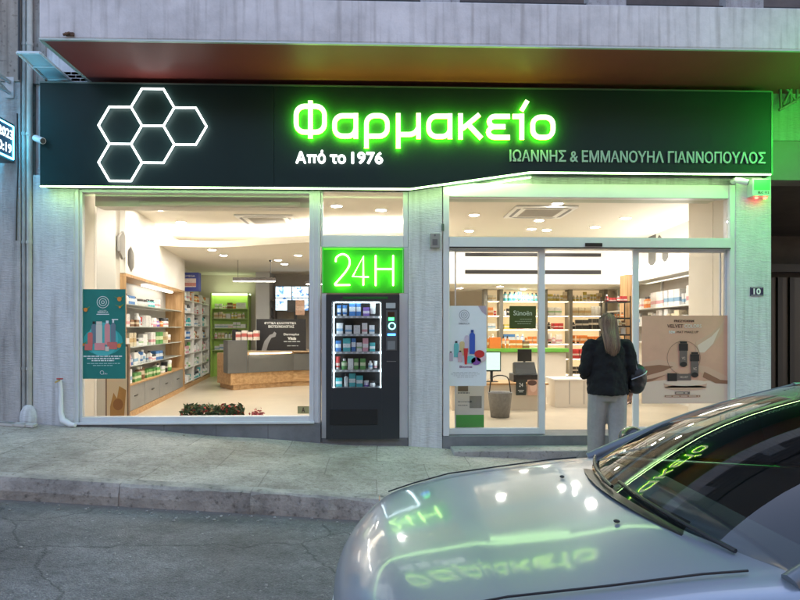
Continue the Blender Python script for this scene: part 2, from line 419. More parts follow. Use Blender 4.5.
# ------------------------------------------------------------------ common materials
stucco = stucco_mat('stucco_white', (.70, .70, .71), .2)
stucco_beige = stucco_mat('stucco_beige', (.40, .36, .31), .45)
conc = concrete_mat('fascia_concrete', (.70, .66, .66), dark=.3, spots=False, bump=.12, sa=.55)
conc_d = concrete_mat('old_render', (.34, .30, .27), dark=.5)
kerbm = concrete_mat('kerb_stone', (.46, .41, .35), streak=False, dark=.6, bump=.6, blotch=3)
asph = asphalt_mat(); pave = paving_mat()
alu = mat('aluminium_powder', (.70, .71, .72), .38, .1, var=.05, scale=3)
alu_d = mat('aluminium_dark', (.16, .16, .17), .4, .5)
whitep = mat('wall_paint_white', (.78, .74, .67), .7, var=.04, scale=2, bump=.05)
creamp = mat('wall_paint_cream', (.72, .66, .56), .7, var=.04, scale=2)
taupe = mat('taupe_panel', (.34, .31, .27), .6, var=.06, scale=3)
greyp = mat('grey_laminate', (.11, .11, .105), .42, var=.08, scale=4)
greyp2 = mat('grey_drawer_front', (.24, .245, .24), .45, var=.08, scale=4)
oak = wood_mat('oak', (.40, .22, .09), (.58, .36, .17))
oakv = wood_mat('oak_vertical', (.40, .22, .09), (.58, .36, .17), (14, 14, 1.2))
lime = mat('lime_laminate', (.40, .60, .12), .5)
whitel = mat('white_laminate', (.80, .79, .76), .4, var=.03)
black = mat('black_plastic', (.012, .012, .014), .35)
blackm = mat('black_metal', (.02, .02, .02), .45, .3)
shelfglass = mat('shelf_edge', (.62, .66, .62), .25, coat=.4)
pane = glass_mat('window_glass')
white_paint = mat('white_enamel', (.78, .78, .78), .35)
ftile = mat('floor_tile', (.58, .50, .38), .28, var=.12, scale=1.2)
plinthm = concrete_mat('grey_marble', (.20, .20, .205), streak=False, dark=.35, bump=.04, blotch=2.2, spots=False)
rust = mat('rusty_metal', (.16, .09, .06), .8, .3, var=.4, scale=20)

# ------------------------------------------------------------------ ground
def walk_z(x, y=0): return .125-.07*x
def road_z(x): return -.035-.07*x
KY = -2.2
XL, XR = -34, 34
mb = MB()
# sidewalk sheet between kerb and building line, split for a little unevenness
nx = 120
def sw(u, v):
    x = XL+(XR-XL)*u; y = KY+.14+(0.4-KY-.14)*v
    w = .012*math.sin(x*1.7+y*2)+.008*math.sin(x*4.1-y*3.3)
    return (x, y, walk_z(x)-.02*(1-v)+(w if 0 < v < 1 else 0))
mb.grid(sw, 240, 8)
struct('sidewalk', mb, pave)
mb = MB()
rk = random.Random(3)
xk = XL
while xk < XR:
    ln = 1.0 if -6 < xk < 6 else 4.0
    j = rk.uniform(-.008, .008); j2 = rk.uniform(-.01, .01)
    a, b = xk+.002, xk+ln-.002
    n = 10 if ln == 1.0 else 2
    prof = []
    for i in range(n+1):
        x = a+(b-a)*i/n; z = walk_z(x)-.02+j; e = rk.uniform(-.012, .012)
        prof.append([(x, KY+.135, road_z(x)-.3), (x, KY+.139, z+.003), (x, KY+.03+e, z-.002), (x, KY+.006+j2+e, z-.022+e), (x, KY-.012+j2+e*2, road_z(x)+.05), (x, KY-.02+j2, road_z(x)-.3)])
    vs = [p for s_ in prof for p in s_]
    fs = [(i*6+k, (i+1)*6+k, (i+1)*6+k+1, i*6+k+1) for i in range(n) for k in range(5)]
    mb.add(vs, fs, False); mb.add(prof[0], [tuple(range(6))]); mb.add(prof[-1], [tuple(range(5, -1, -1))])
    xk += ln
struct('kerb', mb, kerbm)
mb = MB()
def rd(u, v):
    x = -90+180*u; y = KY-.01-90*v
    dip = -.02*math.exp(-((y-KY)/.5)**2)
    return (x, y, road_z(x)+dip if abs(x) < 60 else road_z(x))
def vv(v): return v**2.5
mb.grid(lambda u, v: rd(u, vv(v)), 60, 40)
struct('road', mb, asph)

rg = random.Random(11)
m = MB()
for k in range(260):
    x = rg.uniform(-5, 2.5); y = KY-.05-abs(rg.gauss(0, .16)) if k % 3 else rg.uniform(-4.5, KY); r_ = rg.uniform(.004, .013)
    m.blob((x, y, road_z(x)-.018*math.exp(-((y-KY)/.5)**2)+r_*.3), (r_, r_*rg.uniform(.6, 1), r_*.6), 6, 4)
tag(m.build('gravel', mat('grit_stone', (.36, .34, .31), .9, var=.4, scale=30)), 'loose grit and small stones scattered in the gutter along the kerb', 'grit', kind='stuff')
m = MB()
for k in range(70):
    x = rg.uniform(-4.6, 3); y = rg.choice([rg.uniform(-.25, -.08), rg.uniform(-2.0, -.1)]); a = rg.uniform(0, 6); r_ = rg.uniform(.01, .028); z = walk_z(x)+.006
    c_, s_ = math.cos(a), math.sin(a); m.add([(x+c_*r_, y+s_*r_, z), (x-s_*r_*.5, y+c_*r_*.5, z+.004), (x-c_*r_, y-s_*r_, z+.001), (x+s_*r_*.5, y-c_*r_*.5, z+.003)], [(0, 1, 2, 3)])
tag(m.build('fallen_leaves', mat('dry_leaf', (.16, .10, .045), .8, var=.5, scale=9)), 'few dry leaf scraps lying on the pavement by the shop wall', 'leaves', kind='stuff')
# ------------------------------------------------------------------ building shell as a thing
FL = .2     # shop floor level
CE = 3.15   # ceiling
bld = thing('shop_building', 'street front of the pharmacy with stuccoed pillars beneath a balcony slab', 'building', (0, 0, 0))
def part(name, mb, m, parent=bld, label=None, **k):
    o = mb.build(name, m, parent, **k)
    if label: o['label'] = label
    return o
def pillar(px0, px1, y0=-.03, y1=.45, top=184):
    xa, xb = X(px0, y0), X(px1, y0)
    z1 = Z(top, px0, y0)
    m = MB(); m.prism_xz([(xa, walk_z(xa)-.2), (xb, walk_z(xb)-.2), (xb, z1+.1), (xa, z1+.1)], y0, y1)
    return m
part('pillar', pillar(33, 74), stucco, label='left stuccoed pillar beside the display window')
part('pillar', pillar(408.5, 442), stucco, label='middle stuccoed pillar beside the vending machine')
part('pillar', pillar(736, 771), stucco, label='right stuccoed pillar with the house number')
# wall above the windows behind the sign (hidden mostly)
xl, xr = X(33), X(771)
m = MB(); m.box(xl, xr, .06, .4, 3.12, 4.6); part('upper_wall', m, stucco)
# plinth
xa, xb = X(70), X(321)
m = MB()
zt = Z(424, 100)
m.prism_xz([(xa, walk_z(xa)-.2), (xb, walk_z(xb)-.2), (xb, zt), (xa, zt)], -.05, .22)
part('plinth', m, plinthm, bevel=.004)
for px in (113, 164, 216, 268): m = MB(); m.box(X(px, -.052)-.002, X(px, -.052)+.002, -.0525, -.051, walk_z(X(px))-.1, zt-.005); part('plinth_joint', m, mat('joint_dark', (.08, .08, .08), .9))
# door threshold slab and step
xa, xb = X(442), X(736)
m = MB(); m.prism_xz([(xa+.002, walk_z(xa)-.2), (xb-.002, walk_z(xb)-.2), (xb-.002, FL+.02), (xa+.002, FL+.02)], -.02, .4)
part('threshold', m, plinthm, bevel=.006)
m = MB(); m.prism_xz([(X(450), walk_z(X(450))-.2), (xb-.1, walk_z(xb)-.2), (xb-.1, FL-.09), (X(450), FL-.09)], -.34, -.022)
part('step', m, concrete_mat('step_concrete', (.36, .35, .33), streak=False), bevel=.01)
# sill slab under the vending bay
m = MB(); m.prism_xz([(X(321)+.002, walk_z(X(321))-.2), (X(408)-.001, walk_z(X(408))-.2), (X(408)-.001, FL), (X(321)+.002, FL)], -.02, .5)
part('machine_sill', m, plinthm, bevel=.005)

# canopy slab (balcony) -------------------------------------------------
CY = -1.07
cxl = X(39, CY); zb = Z(39, 40, CY); zt2 = Z(10, 800, CY)+.02
zbot = zb
m = MB(); m.box(cxl, 9.5, CY, .08, zbot+.012, zt2)
part('balcony_slab', m, conc, bevel=.012)
soff = mat('soffit_red_paint', (.22, .042, .034), .5, var=.10, scale=1.4, bump=.03, bscale=4)
m = MB(); m.box(cxl+.03, 9.4, CY+.03, .05, zbot-.002, zbot+.010)
part('soffit', m, soff)
m = MB(); m.box(cxl+.0, 9.4, CY-.004, CY+.028, zbot-.006, zbot+.010); m.box(cxl-.012, cxl+.028, CY+.03, .05, zbot-.006, zbot+.010)
part('drip_edge', m, mat('drip_edge_metal', (.45, .5, .46), .35, .3))
m = MB(); m.box(cxl+.25, cxl+.33, CY-.02, CY-.002, zbot+.03, zbot+.06); m.cone((cxl+.3, CY-.03, zbot+.05), (cxl+.24, CY-.03, zbot+.03), .012, n=8); part('cable_clamp', m, rust)
# upper floor wall, balcony railing
m = MB(); m.box(cxl, 9.5, .1, .3, zt2+.0, 9.0); part('upper_storey_wall', m, mat('dark_render', (.10, .08, .075), .85, var=.3, scale=3))
postc = concrete_mat('post_concrete', (.42, .41, .42), dark=.3)
for px in (440, 606, 743):
    m = MB(); x = X(px, CY+.08); m.box(x-.19, x+.19, CY+.05, CY+.17, zt2, zt2+.42); part('railing_post', m, postc)
m = MB()
for k in range(6): m.box(cxl+.15, 9.3, CY+.10, CY+.12, zt2+.05+k*.17, zt2+.06+k*.17)
m.box(cxl+.15, 9.3, CY+.08, CY+.14, zt2+1.02, zt2+1.06)
part('railing', m, blackm)

# ------------------------------------------------------------------ neighbour building at left
nb = thing('neighbour_building', 'older beige rendered house front left of the pharmacy', 'building', (X(10), 0, 0))
nb.location = (0, 0, 0)
def npart(name, mb, m, **k): return part(name, mb, m, parent=nb, **k)
xe = X(20, -.06)
zb8 = Z(82, 10, -.06)
m = MB(); m.prism_xz([(xe-.9, walk_z(xe)-.3+.07), (xe, walk_z(xe)-.3), (xe, zb8), (xe-.9, zb8)], -.06, .5); npart('pillar', m, stucco_mat('stucco_left', (.52, .50, .49), .4))
m = MB(); m.box(xe-.9, xe+.0, -.075, .5, zb8+.003, 9); npart('upper_wall', m, concrete_mat('beige_render', (.37, .32, .275), dark=.45))
m = MB(); m.prism_xz([(-14, 0), (xe-.905, 0), (xe-.905, 9), (-14, 9)], .05, .6); npart('wall', m, stucco_beige)
m = MB(); m.box(-9.2, -7.8, .0, .045, 1.5, 3.4); npart('window', m, mat('dark_shutter', (.09, .10, .09), .6))
m = MB()
m.box(xe+.002, X(33)-.001, .1, .3, -.2, 9); npart('recess_wall', m, conc_d)
m = MB(); m.box(X(26, .02), X(44), .02, .09, Z(83, 30), 9); m.box(X(44)+.002, cxl+.45, .095, .3, Z(83, 60), 9)
npart('corner_wall', m, concrete_mat('mid_render', (.40, .36, .33), dark=.45))
# course of small bricks beneath tray
m = MB()
for r_ in range(4):
    for c_ in range(5):
        x0 = X(46)+c_*.1+(.05 if r_ % 2 else 0); z0 = Z(82, 60)+.0+r_*.036
        m.box(x0, x0+.094, .06, .093, z0, z0+.03)
npart('brick_course', m, mat('pale_brick', (.42, .40, .36), .8, var=.25, scale=12))
# drain pipes
for px, r_, m_, nm in ((24, .022, mat('pipe_grey', (.36, .37, .35), .5, var=.2, scale=4), 'drainpipe'), (29.5, .030, mat('pipe_cream', (.47, .45, .40), .5, var=.2, scale=4), 'drainpipe')):
    x = X(px, -.03); m = MB(); m.tube([(x, -.03, walk_z(x)-.05), (x, -.03, 8.5)], r_, 12)
    for z in (1.0, 2.4, 3.6, 4.6): m.tube([(x, -.03, z-.015), (x, -.03, z+.015)], r_+.006, 12)
    tag(m.build(nm, m_), 'narrow grey drainpipe at the far left' if px < 26 else 'wider cream drainpipe against the left pillar', 'pipe')
# electrical cable down the wall
x = X(17, -.07); m = MB(); m.tube([(x, -.068, zb8-.35), (x+.01, -.068, zb8-.9), (x-.005, -.068, zb8-1.4), (x-.01, -.068, zb8-1.75)], .007, 6)
m.tube([(X(20, -.075), -.085, 9), (X(19.5, -.075), -.085, zb8+.02)], .012, 6); tag(m.build('cable', black), 'black cables running down the beige wall at far left', 'cable')
# water tap and hose pipe at the left pillar foot
t = thing('garden_tap', 'small red handled water tap on a white pipe low on the left pillar', 'tap', (X(60, -.05), -.05, Z(380, 60)))
m = MB(); m.tube([(0, 0, .0), (0, -.03, 0), (-.03, -.05, -.02)], .009, 8); m.build('spout', mat('brass', (.5, .35, .12), .4, .8), t)
m = MB(); m.cone((-.02, -.03, .02), (.045, -.03, .02), .008, n=8); m.build('handle', mat('tap_red', (.45, .04, .03), .5), t)
zg = walk_z(X(62))-t.location.z
m = MB(); m.tube([(0, 0, 0), (.01, -.0, -.1), (.01, 0, zg+.14), (.04, -.02, zg+.06), (.14, -.05, zg+.012), (.2, -.07, zg+.01)], [.018, .02, .026, .034, .03, .02], 10); m.build('pipe', white_paint, t)
# debris at foot
m = MB()
for px, w in ((8, .10), (14, .16), (30, .08)):
    x = X(px, -.15); z = walk_z(x); m.prism_xy([(x-w, -.22), (x+w, -.24), (x+w*.8, -.12), (x-w*.7, -.10)], lambda a, b: walk_z(a)-.01, lambda a, b: walk_z(a)+.016)
tag(m.build('rubble', mat('plaster_crumb', (.55, .52, .48), .9)), 'flat crumbs of broken plaster on the pavement under the far left wall', 'rubble', kind='stuff')
# mortar skirting lump
m = MB()
x = X(31); m.blob((x, -.05, walk_z(x)+.05), (.1, .05, .16), 10, 6); tag(m.build('mortar_patch', stucco), 'lump of pale mortar at the foot of the drainpipes', 'mortar')

# small glazed tray / awning at the left
aw = thing('glass_awning', 'small pale blue framed glass awning at the upper left', 'awning', (0, 0, 0))
zz = at(44, 60, -.3).z
pA = [at(18, 52, -.75), at(44, 52, -.75), at(70, 66, .05), at(45, 67, .05)]
zz = pA[0].z
pA = [Vector((p.x, p.y, 0)) for p in pA]
q = [(X(17, -.62), -.62), (X(40, -.62), -.62), (X(70, .05), .05), (X(46, .05), .05)]
zz = Z(52, 20, -.62)
m = MB(); m.prism_xy(q, zz, zz+.012); m.build('glass_sheet', mat('frosted_glass', (.55, .66, .68), .25, var=.08, scale=5), aw)
m = MB(); P = [Vector((a, b, zz-.008)) for a, b in q]
for i in range(4): m.tube([P[i], P[(i+1) % 4]], .013, 6)
m.tube([(P[0]+P[3])/2, (P[1]+P[2])/2], .01, 6); m.build('frame', white_paint, aw)

# ------------------------------------------------------------------ right hand passage
rb = thing('entrance_passage', 'dark entrance passage of the flats right of the pharmacy', 'building', (0, 0, 0))
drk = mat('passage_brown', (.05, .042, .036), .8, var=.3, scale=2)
xq = X(771)+.002
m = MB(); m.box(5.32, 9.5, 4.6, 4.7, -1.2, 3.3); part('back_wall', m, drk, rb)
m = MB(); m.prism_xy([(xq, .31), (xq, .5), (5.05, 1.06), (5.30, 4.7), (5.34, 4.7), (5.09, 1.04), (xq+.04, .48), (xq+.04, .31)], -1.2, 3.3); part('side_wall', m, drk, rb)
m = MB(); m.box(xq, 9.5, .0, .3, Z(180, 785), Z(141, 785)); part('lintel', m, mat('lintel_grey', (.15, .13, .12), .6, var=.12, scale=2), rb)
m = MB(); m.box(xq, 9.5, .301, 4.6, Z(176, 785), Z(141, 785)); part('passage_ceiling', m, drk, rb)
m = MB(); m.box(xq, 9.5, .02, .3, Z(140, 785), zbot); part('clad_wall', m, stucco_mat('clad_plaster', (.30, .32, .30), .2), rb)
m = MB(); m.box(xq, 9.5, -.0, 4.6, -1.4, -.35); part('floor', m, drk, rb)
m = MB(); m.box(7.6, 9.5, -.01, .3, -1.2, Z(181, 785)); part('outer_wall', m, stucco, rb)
d_ = mat('door_iron', (.02, .018, .016), .5, .3)
dyy = 4.3
for px in (778, 790): m = MB(); m.box(X(px, dyy), X(px, dyy)+.09, dyy, dyy+.1, -.35, 2.4); part('door_post', m, d_, rb)
m = MB(); m.box(5.46, 9.0, dyy-.02, dyy+.1, Z(272, 785, dyy), Z(264, 785, dyy)); part('door_rail', m, d_, rb)
m = MB(); m.box(5.46, 9.0, dyy+.04, dyy+.05, -.3, 2.4); part('door_glass', m, mat('dark_glass', (.01, .011, .01), .3), rb)

def opposite(x0, x1, y, h, wallm, label):
    t = thing('apartment_building', label, 'building', (0, 0, 0))
    m = MB(); m.box(x0, x1, y-6, y, road_z(x0)-2, h); m.build('wall', wallm, t)
    gm = mat('far_window', (.03, .035, .04), .15)
    for fl in range(3):
        z = 1.0+fl*3.1
        if z+1.8 > h: break
        k = x0+1.0
        while k+1.3 < x1:
            m = MB(); m.box(k, k+1.2, y+.002, y+.05, z, z+1.5); m.build('window', gm, t); k += 2.9
        if fl: m = MB(); m.box(x0+.4, x1-.4, y+.001, y+1.0, z-.35, z-.2); m.build('balcony', stucco_beige, t); m = MB(); m.box(x0+.4, x1-.4, y+.96, y+.99, z-.199, z+.7); m.build('balcony_railing', blackm, t)
opposite(-20, -3.2, -13.5, 9.6, stucco_beige, 'beige apartment block across the street left, seen in reflections')
opposite(-3.1, 6.4, -13.8, 8.4, mat('render_ochre', (.30, .24, .17), .85, var=.2, scale=1), 'ochre apartment block directly across the street, seen in reflections')
opposite(6.5, 22, -13.4, 10.4, conc_d, 'grey apartment block across the street right, seen in reflections')
# ------------------------------------------------------------------ shop sign
SY = -.20
sign = thing('shop_sign', 'long dark green pharmacy fascia sign with glowing hexagons and letters', 'sign', (0, 0, 0))
sx0, sx1 = X(40, SY), X(771, SY)
zT0, zB0 = Z(83, 40, SY), Z(185.5, 60, SY)
xa, xb = X(410, SY), X(530, SY)
zB1 = Z(171.5, 530, SY); zB2 = Z(176.5, 770, SY)
signm = mat('sign_panel_dark', (.009, .026, .024), .45, var=.08, scale=.8, spec=.22)
m = MB()
xs = X(274, SY)
m.prism_xz([(sx0, zB0), (xs-.002, zB0), (xs-.002, zT0), (sx0, zT0)], SY, .0)
m.prism_xz([(xs+.002, zB0), (xa, zB0), (xb, zB1), (sx1, zB1+.0), (sx1, zT0), (xs+.002, zT0)], SY, .0)
m.build('panel', signm, sign)
m = MB(); m.box(sx1+.001, sx1+.02, SY-.004, .0, zB1-.02, zT0+.01); m.box(sx0, sx1, SY-.006, SY+.02, zT0+.001, zT0+.016); m.build('edge_trim', mat('sign_trim', (.12, .16, .14), .4, .4), sign)
# led strip under the sign
led = emat('led_strip', (.56, 1.0, .38), 4.4)
led2 = emat('led_strip_green', (.25, 1.0, .20), 4.0)
def strip(a, b, y0, y1, h, m_, nm):
    mm = MB(); mm.prism_xz([(a[0], a[1]-h), (b[0], b[1]-h), (b[0], b[1]), (a[0], a[1])], y0, y1); return mm.build(nm, m_, sign)
strip((sx0, zB0-.004), (xa, zB0-.004), SY+.0, SY+.03, .009, led, 'strip_or_reflection')
strip((xa, zB0-.004), (xb, zB1-.004), SY+.0, SY+.03, .009, led, 'strip_or_reflection')
strip((xb, zB1-.004), (sx1, zB1-.004), SY+.0, SY+.03, .009, led, 'strip_or_reflection')
strip((X(444, .0), Z(191, 444)), (X(530), zB1-.02), -.05, -.03, .01, led, 'strip_or_reflection')  # glowing bar stands in for the reflection of the strip above

# hexagon neon
hexm = emat('hexagon_tube_white', (.92, 1, 1), 1.5)
HYc = SY-.04
def wpt(px, py, y=SY): p = at(px, py, y); return (p.x, p.z)
side = (X(152.7+10.8, HYc)-X(152.7-10.8, HYc))
cen = [(152.7, 107.3), (120.5, 125.5), (185.2, 125.5), (152.7, 144.1), (120.5, 162.3)]
c0 = wpt(152.7, 107.3, HYc); hh = side*math.sqrt(3)/2
grid_c = [(0, 0), (-1, -1), (1, -1), (0, -2), (-1, -3)]
seen = set()
for gx, gz in grid_c:
    cx, cz = c0[0]+gx*side*1.5, c0[1]+gz*hh
    m = MB(); pts = [(cx+side*math.cos(R(60*k)), HYc, cz+side*math.sin(R(60*k))) for k in range(6)]
    done = 0
    for k in range(6):
        a, b = pts[k], pts[(k+1) % 6]; key = tuple(sorted(((round(a[0], 2), round(a[2], 2)), (round(b[0], 2), round(b[2], 2)))))
        if key in seen: continue
        seen.add(key); m.tube([a, b], .0105, 8); m.blob(a, .0105, 8, 6); m.blob(b, .0105, 8, 6)
    m.build('hexagon_tube', hexm, sign)

# main lettering
lf = emat('letter_front', (.85, 1.0, .58), .42)
ls = emat('letter_side', (.55, 1.0, .05), 5.0)
lb = emat('letter_back_light', (.08, 1.0, .02), 13.0)
LY0, LY1 = SY-.072, SY-.052
def wl(pts): return [Vector(wpt(a, b, LY0)) for a, b in pts]
W = .050
def arc(cx, cy, rx, ry, a0, a1, n=8): return [(cx+rx*math.cos(R(a0+(a1-a0)*i/n)), cy+ry*math.sin(R(a0+(a1-a0)*i/n))) for i in range(n+1)]
def alpha(dx, dy):
    return [([(355.8+dx, 112.9+dy), (355.8+dx, 138.2+dy)], 0),
            ([(355.5+dx, 115.4+dy), (343+dx, 115.4+dy)]+arc(342.5+dx, 123.4+dy, 8, 8, 270, 180, 6)+arc(342.5+dx, 127.8+dy, 8, 8, 180, 90, 6)+[(348+dx, 135.8+dy)]+arc(348+dx, 128+dy, 7.6, 7.8, 90, 10, 5), 0)]
letters = [
 [([(310.3, 100.4), (310.3, 138)], 0), (rrect(296, 324.4, 106, 131.8, 8.5), 1)],
 alpha(0, 0),
 [([(366.4, 147.8), (366.4, 125)]+[(366.4, 123.5)]+arc(374.4, 123.3, 8, 8, 180, 270, 6)+arc(379.4, 123.3, 8, 8, 270, 360, 6)+arc(379.4, 127.8, 8, 8, 0, 90, 6)+[(374, 135.8), (369, 135.8)], 0)],
 [([(398.3, 113), (398.3, 148)], 0), ([(400, 134.2), (409, 134.2)]+arc(409, 126, 9, 8.2, 90, 15, 5), 0), ([(418.6, 113), (418.6, 138.4)], 0)],
 alpha(94.3, .4),
 [([(460.7, 113.2), (460.7, 139)], 0), ([(462.5, 128.4), (479.5, 114.2)], 0), ([(468.8, 124.5), (481.5, 138)], 0)],
 [([(510, 116.1), (496, 116.1)]+arc(495, 121.2, 5.6, 5.1, 270, 90, 8)+[(505, 126.3)], 0), ([(505.5, 126.4), (496, 126.4)]+arc(495, 131.7, 6.4, 5.3, 270, 90, 8)+[(510, 137)], 0)],
 [([(512.9, 116.1), (521.5, 116.1)], 0), ([(522, 113.6), (522, 139.2)], 0), ([(521.8, 110.3), (527.5, 100.6)], 0)],
 [(rrect(533, 553.3, 116.9, 137, 7.5), 1)],
]
for L_ in letters:
    m = MB()
    for k, (pts, cl) in enumerate(L_):
        ribbon(m, wl(pts), W*(.98 if k else 1), LY0-.002*k, LY1+.001*k, bool(cl))
    m.build('letter', [lf, ls, lb], sign)
# secondary lettering
m = MB()
def tx(body, a, b, top, bot):
    for dx_, dz_, dy_ in ((0, 0, 0), (.009, 0, .001), (.0045, .005, .002), (.0045, -.005, .003)): text_mb(body, X(a, SY)+dx_, X(b, SY)-.009+dx_, Z(bot, 300, SY)+dz_, Z(top, 300, SY)+dz_, SY-.03-dy_, .02, 0, mb=m)
tx('Α', 295.9, 306.4, 152.4, 163.4); tx('ό', 317.8, 325.8, 151, 163.5); tx('το', 330, 346, 155.3, 163.4); tx('1976', 351.5, 383, 152.4, 163.4)
ys_ = SY-.034
m.box(X(307.3, SY), X(316.8, SY), ys_, SY-.012, Z(157.2, 310, SY), Z(155.2, 310, SY)); m.box(X(308.7, SY), X(310.7, SY), ys_+.001, SY-.012, Z(163.4, 310, SY), Z(157, 310, SY)); m.box(X(313.6, SY), X(315.6, SY), ys_+.001, SY-.012, Z(163.4, 310, SY), Z(157, 310, SY))
m.build('lettering', emat('lettering_white', (.95, 1, .97), .7), sign)
m = text_mb('ΙΩΑΝΝΗΣ & ΕΜΜΑΝΟΥΗΛ ΓΙΑΝΝΟΠΟΥΛΟΣ', X(509.5, SY), X(764.5, SY), Z(161.8, 512, SY), Z(150, 512, SY), SY-.02, .015, .012)
m.build('lettering', mat('lettering_pale_green', (.42, .62, .48), .5), sign)

# ------------------------------------------------------------------ windows
def pbox(mb, px0, px1, py0, py1, y0, y1, ref=None):
    """box whose front face covers the pixel rectangle on plane y0"""
    r = ref or (px0+px1)/2
    mb.box(X(px0, y0), X(px1, y0), y0, y1, Z(py1, r, y0), Z(py0, r, y0)); return mb
win = thing('display_window', 'big left display window in a grey metal frame above the grey plinth', 'window')
m = MB()
zt = Z(186.5, 200); zb_ = Z(424, 100)+.002
x0, x1, x2 = X(75), X(81), X(309.5); x3 = X(320.5)
m.box(x0, x1-.02, -.02, .1, zb_, zt); m.box(x1-.018, x1+.012, .0, .07, zb_, zt)
m.box(x2, x3, -.02, .1, zb_, zt); m.box(x2+.035, x2+.05, -.032, -.021, zb_, zt); m.box(x3-.03, x3-.018, -.03, -.021, zb_, zt)
m.box(x1+.014, x2-.002, -.02, .1, zb_, zb_+.075); m.box(x1+.014, x2-.002, -.012, .09, zt-.075, zt-.002)
m.box(x0+.02, x2+.06, -.075, -.022, zb_, zb_+.022)
m.build('frame', alu, win, bevel=.003)
m = MB(); m.box(x1+.01, x2-.001, .03, .038, zb_+.07, zt-.07); m.build('glass', pane, win)
m = MB(); m.box(x1+.02, x2-.01, .3, .55, Z(207, 200, .3), Z(198, 200, .3)+.1); m.cone((X(140, .28), .28, Z(204, 150, .28)), (X(300, .28), .28, Z(204, 250, .28)), .03, n=12); m.build('shutter_box', mat('shutter_box_paint', (.66, .62, .54), .5), win)

tw = thing('small_window', 'small square window above the 24H neon panel', 'window')
m = MB(); xa, xb = X(321), X(408)
z0 = Z(247, 360); z1 = Z(187, 360)
m.box(xa, xa+.02, 0, .09, z0, z1); m.box(xb-.055, xb, 0, .09, z0, z1); m.box(xa+.021, xb-.056, -.01, .09, z0, Z(235.5, 360)); m.box(xa+.021, xb-.056, 0, .09, Z(191, 360), z1)
m.build('frame', alu, tw, bevel=.003)
m = MB(); m.box(xa+.018, xb-.05, .03, .038, Z(236, 360), Z(190, 360)); m.build('glass', pane, tw)

ds = thing('sliding_door', 'wide glazed sliding entrance with fixed panes and overhead transom', 'door')
m = MB()
za, zc = FL+.022, Z(184, 590)
m.box(X(443), X(449), -.02, .12, za, zc); m.box(X(729), X(735.5), -.02, .12, za, zc)
m.box(X(449)+.001, X(729)-.001, -.035, .14, Z(249, 590), Z(238, 590))
m.box(X(449)+.001, X(729)-.001, -.0, .12, Z(197.5, 590), zc)
m.build('frame', alu, ds, bevel=.004)
m = MB(); m.box(X(449), X(729), -.036, -.0355, Z(249, 590), Z(247.6, 590)); m.box(X(584), X(601), -.045, -.037, Z(247, 590), Z(243.5, 590)); m.build('sensor', black, ds)
m = MB(); m.box(X(449)+.001, X(729)-.001, .03, .038, Z(238, 590), Z(197.5, 590)); m.build('transom_glass', pane, ds)
m = MB(); m.box(X(452), X(728), .2, .45, Z(198.5, 590, .2), Z(198.5, 590, .2)+.2)
m.build('shutter_box', mat('shutter_box_green', (.45, .50, .40), .5), ds)
m = MB(); m.box(X(452), X(728), .19, .199, Z(199.2, 590, .2), Z(198.0, 590, .2)); m.build('shutter_slot', black, ds)
leafs = [(449, 540, .04, 'left fixed pane'), (540, 588, -.0, None), (588, 641, -.0, None), (641, 729, .04, None)]
zd0, zd1 = FL+.025, Z(249, 590)-.001
def leaf(px0, px1, y, sl, sr):
    d = MB(); a, b = X(px0)+.001, X(px1)-.001
    d.box(a, a+sl, y, y+.035, zd0, zd1); d.box(b-sr, b, y, y+.035, zd0, zd1)
    d.box(a+sl, b-sr, y, y+.035, zd0, zd0+.07); d.box(a+sl, b-sr, y, y+.035, zd1-.025, zd1)
    f = d.build('door_leaf', alu, ds, bevel=.003)
    g = MB(); g.box(a+sl-.004, b-sr+.004, y+.014, y+.02, zd0+.06, zd1-.02); g.build('glass', pane, f)
leaf(449, 546.5, .055, .012, .07)
leaf(456, 543.5, .097, .012, .035)
leaf(638, 726, .097, .035, .012)
leaf(635, 729, .055, .07, .012)
# interior side jambs
m = MB(); m.box(X(444, .15), X(444, .15)+.07, .46, .8, FL, CE); part('inner_jamb', m, creamp)
m = MB(); m.box(X(731, .15)-.05, X(733, .15)+.1, .46, 1.05, FL, CE)
part('inner_jamb', m, creamp)
m = MB(); m.box(X(735.6)-.014, X(735.6)-.001, .125, .459, FL, CE); part('reveal_lining', m, creamp)
m = MB(); m.box(X(74.4)+.001, X(74.4)+.014, .105, .45, FL, CE); part('reveal_lining', m, creamp)

# 24H panel
t24 = thing('neon_sign', 'glowing green 24H neon panel above the vending machine', 'neon sign')
m = MB(); m.box(X(322), X(404), -.01, .0, Z(293, 360), Z(247.6, 360)); m.build('back_panel', mat('panel_green', (.035, .50, .008), .5, emit=(.01, .9, .0), es=.0), t24)
m = MB()
for a, b, c, d in ((322, 404, 247.6, 248.6), (322, 323, 248.7, 293), (402.4, 403.4, 248.7, 293)):
    m.box(X(a, -.02), X(b, -.02), -.03, -.011, Z(d, 360), Z(c, 360))
m.build('panel_rim', mat('panel_rim_green', (.2, .75, .2), .3), t24)
def n24(px, py): return at(320+px/8.889, 240+py/8.889, -.06)
tubes = {'digit': [smooth_path([n24(*p) for p in [(140, 190), (148, 152), (200, 125), (252, 152), (262, 215), (225, 285), (132, 392)]], k=6)+[n24(134, 401), n24(262, 400)]],
         'digit ': [[n24(385, 400), n24(385, 145), n24(290, 325), n24(427, 328)]],
         'letter': [[n24(495, 140), n24(495, 402)], [n24(650, 140), n24(650, 402)], [n24(495, 258), n24(650, 258)]]}
tubem = emat('neon_tube', (.62, 1.0, .24), 2.6)
for k, v in tubes.items():
    m = MB()
    for p in v: m.tube(p, .0085, 8); m.blob(p[0], .0085, 8, 6); m.blob(p[-1], .0085, 8, 6)
    m.build(k.strip(), tubem, t24)
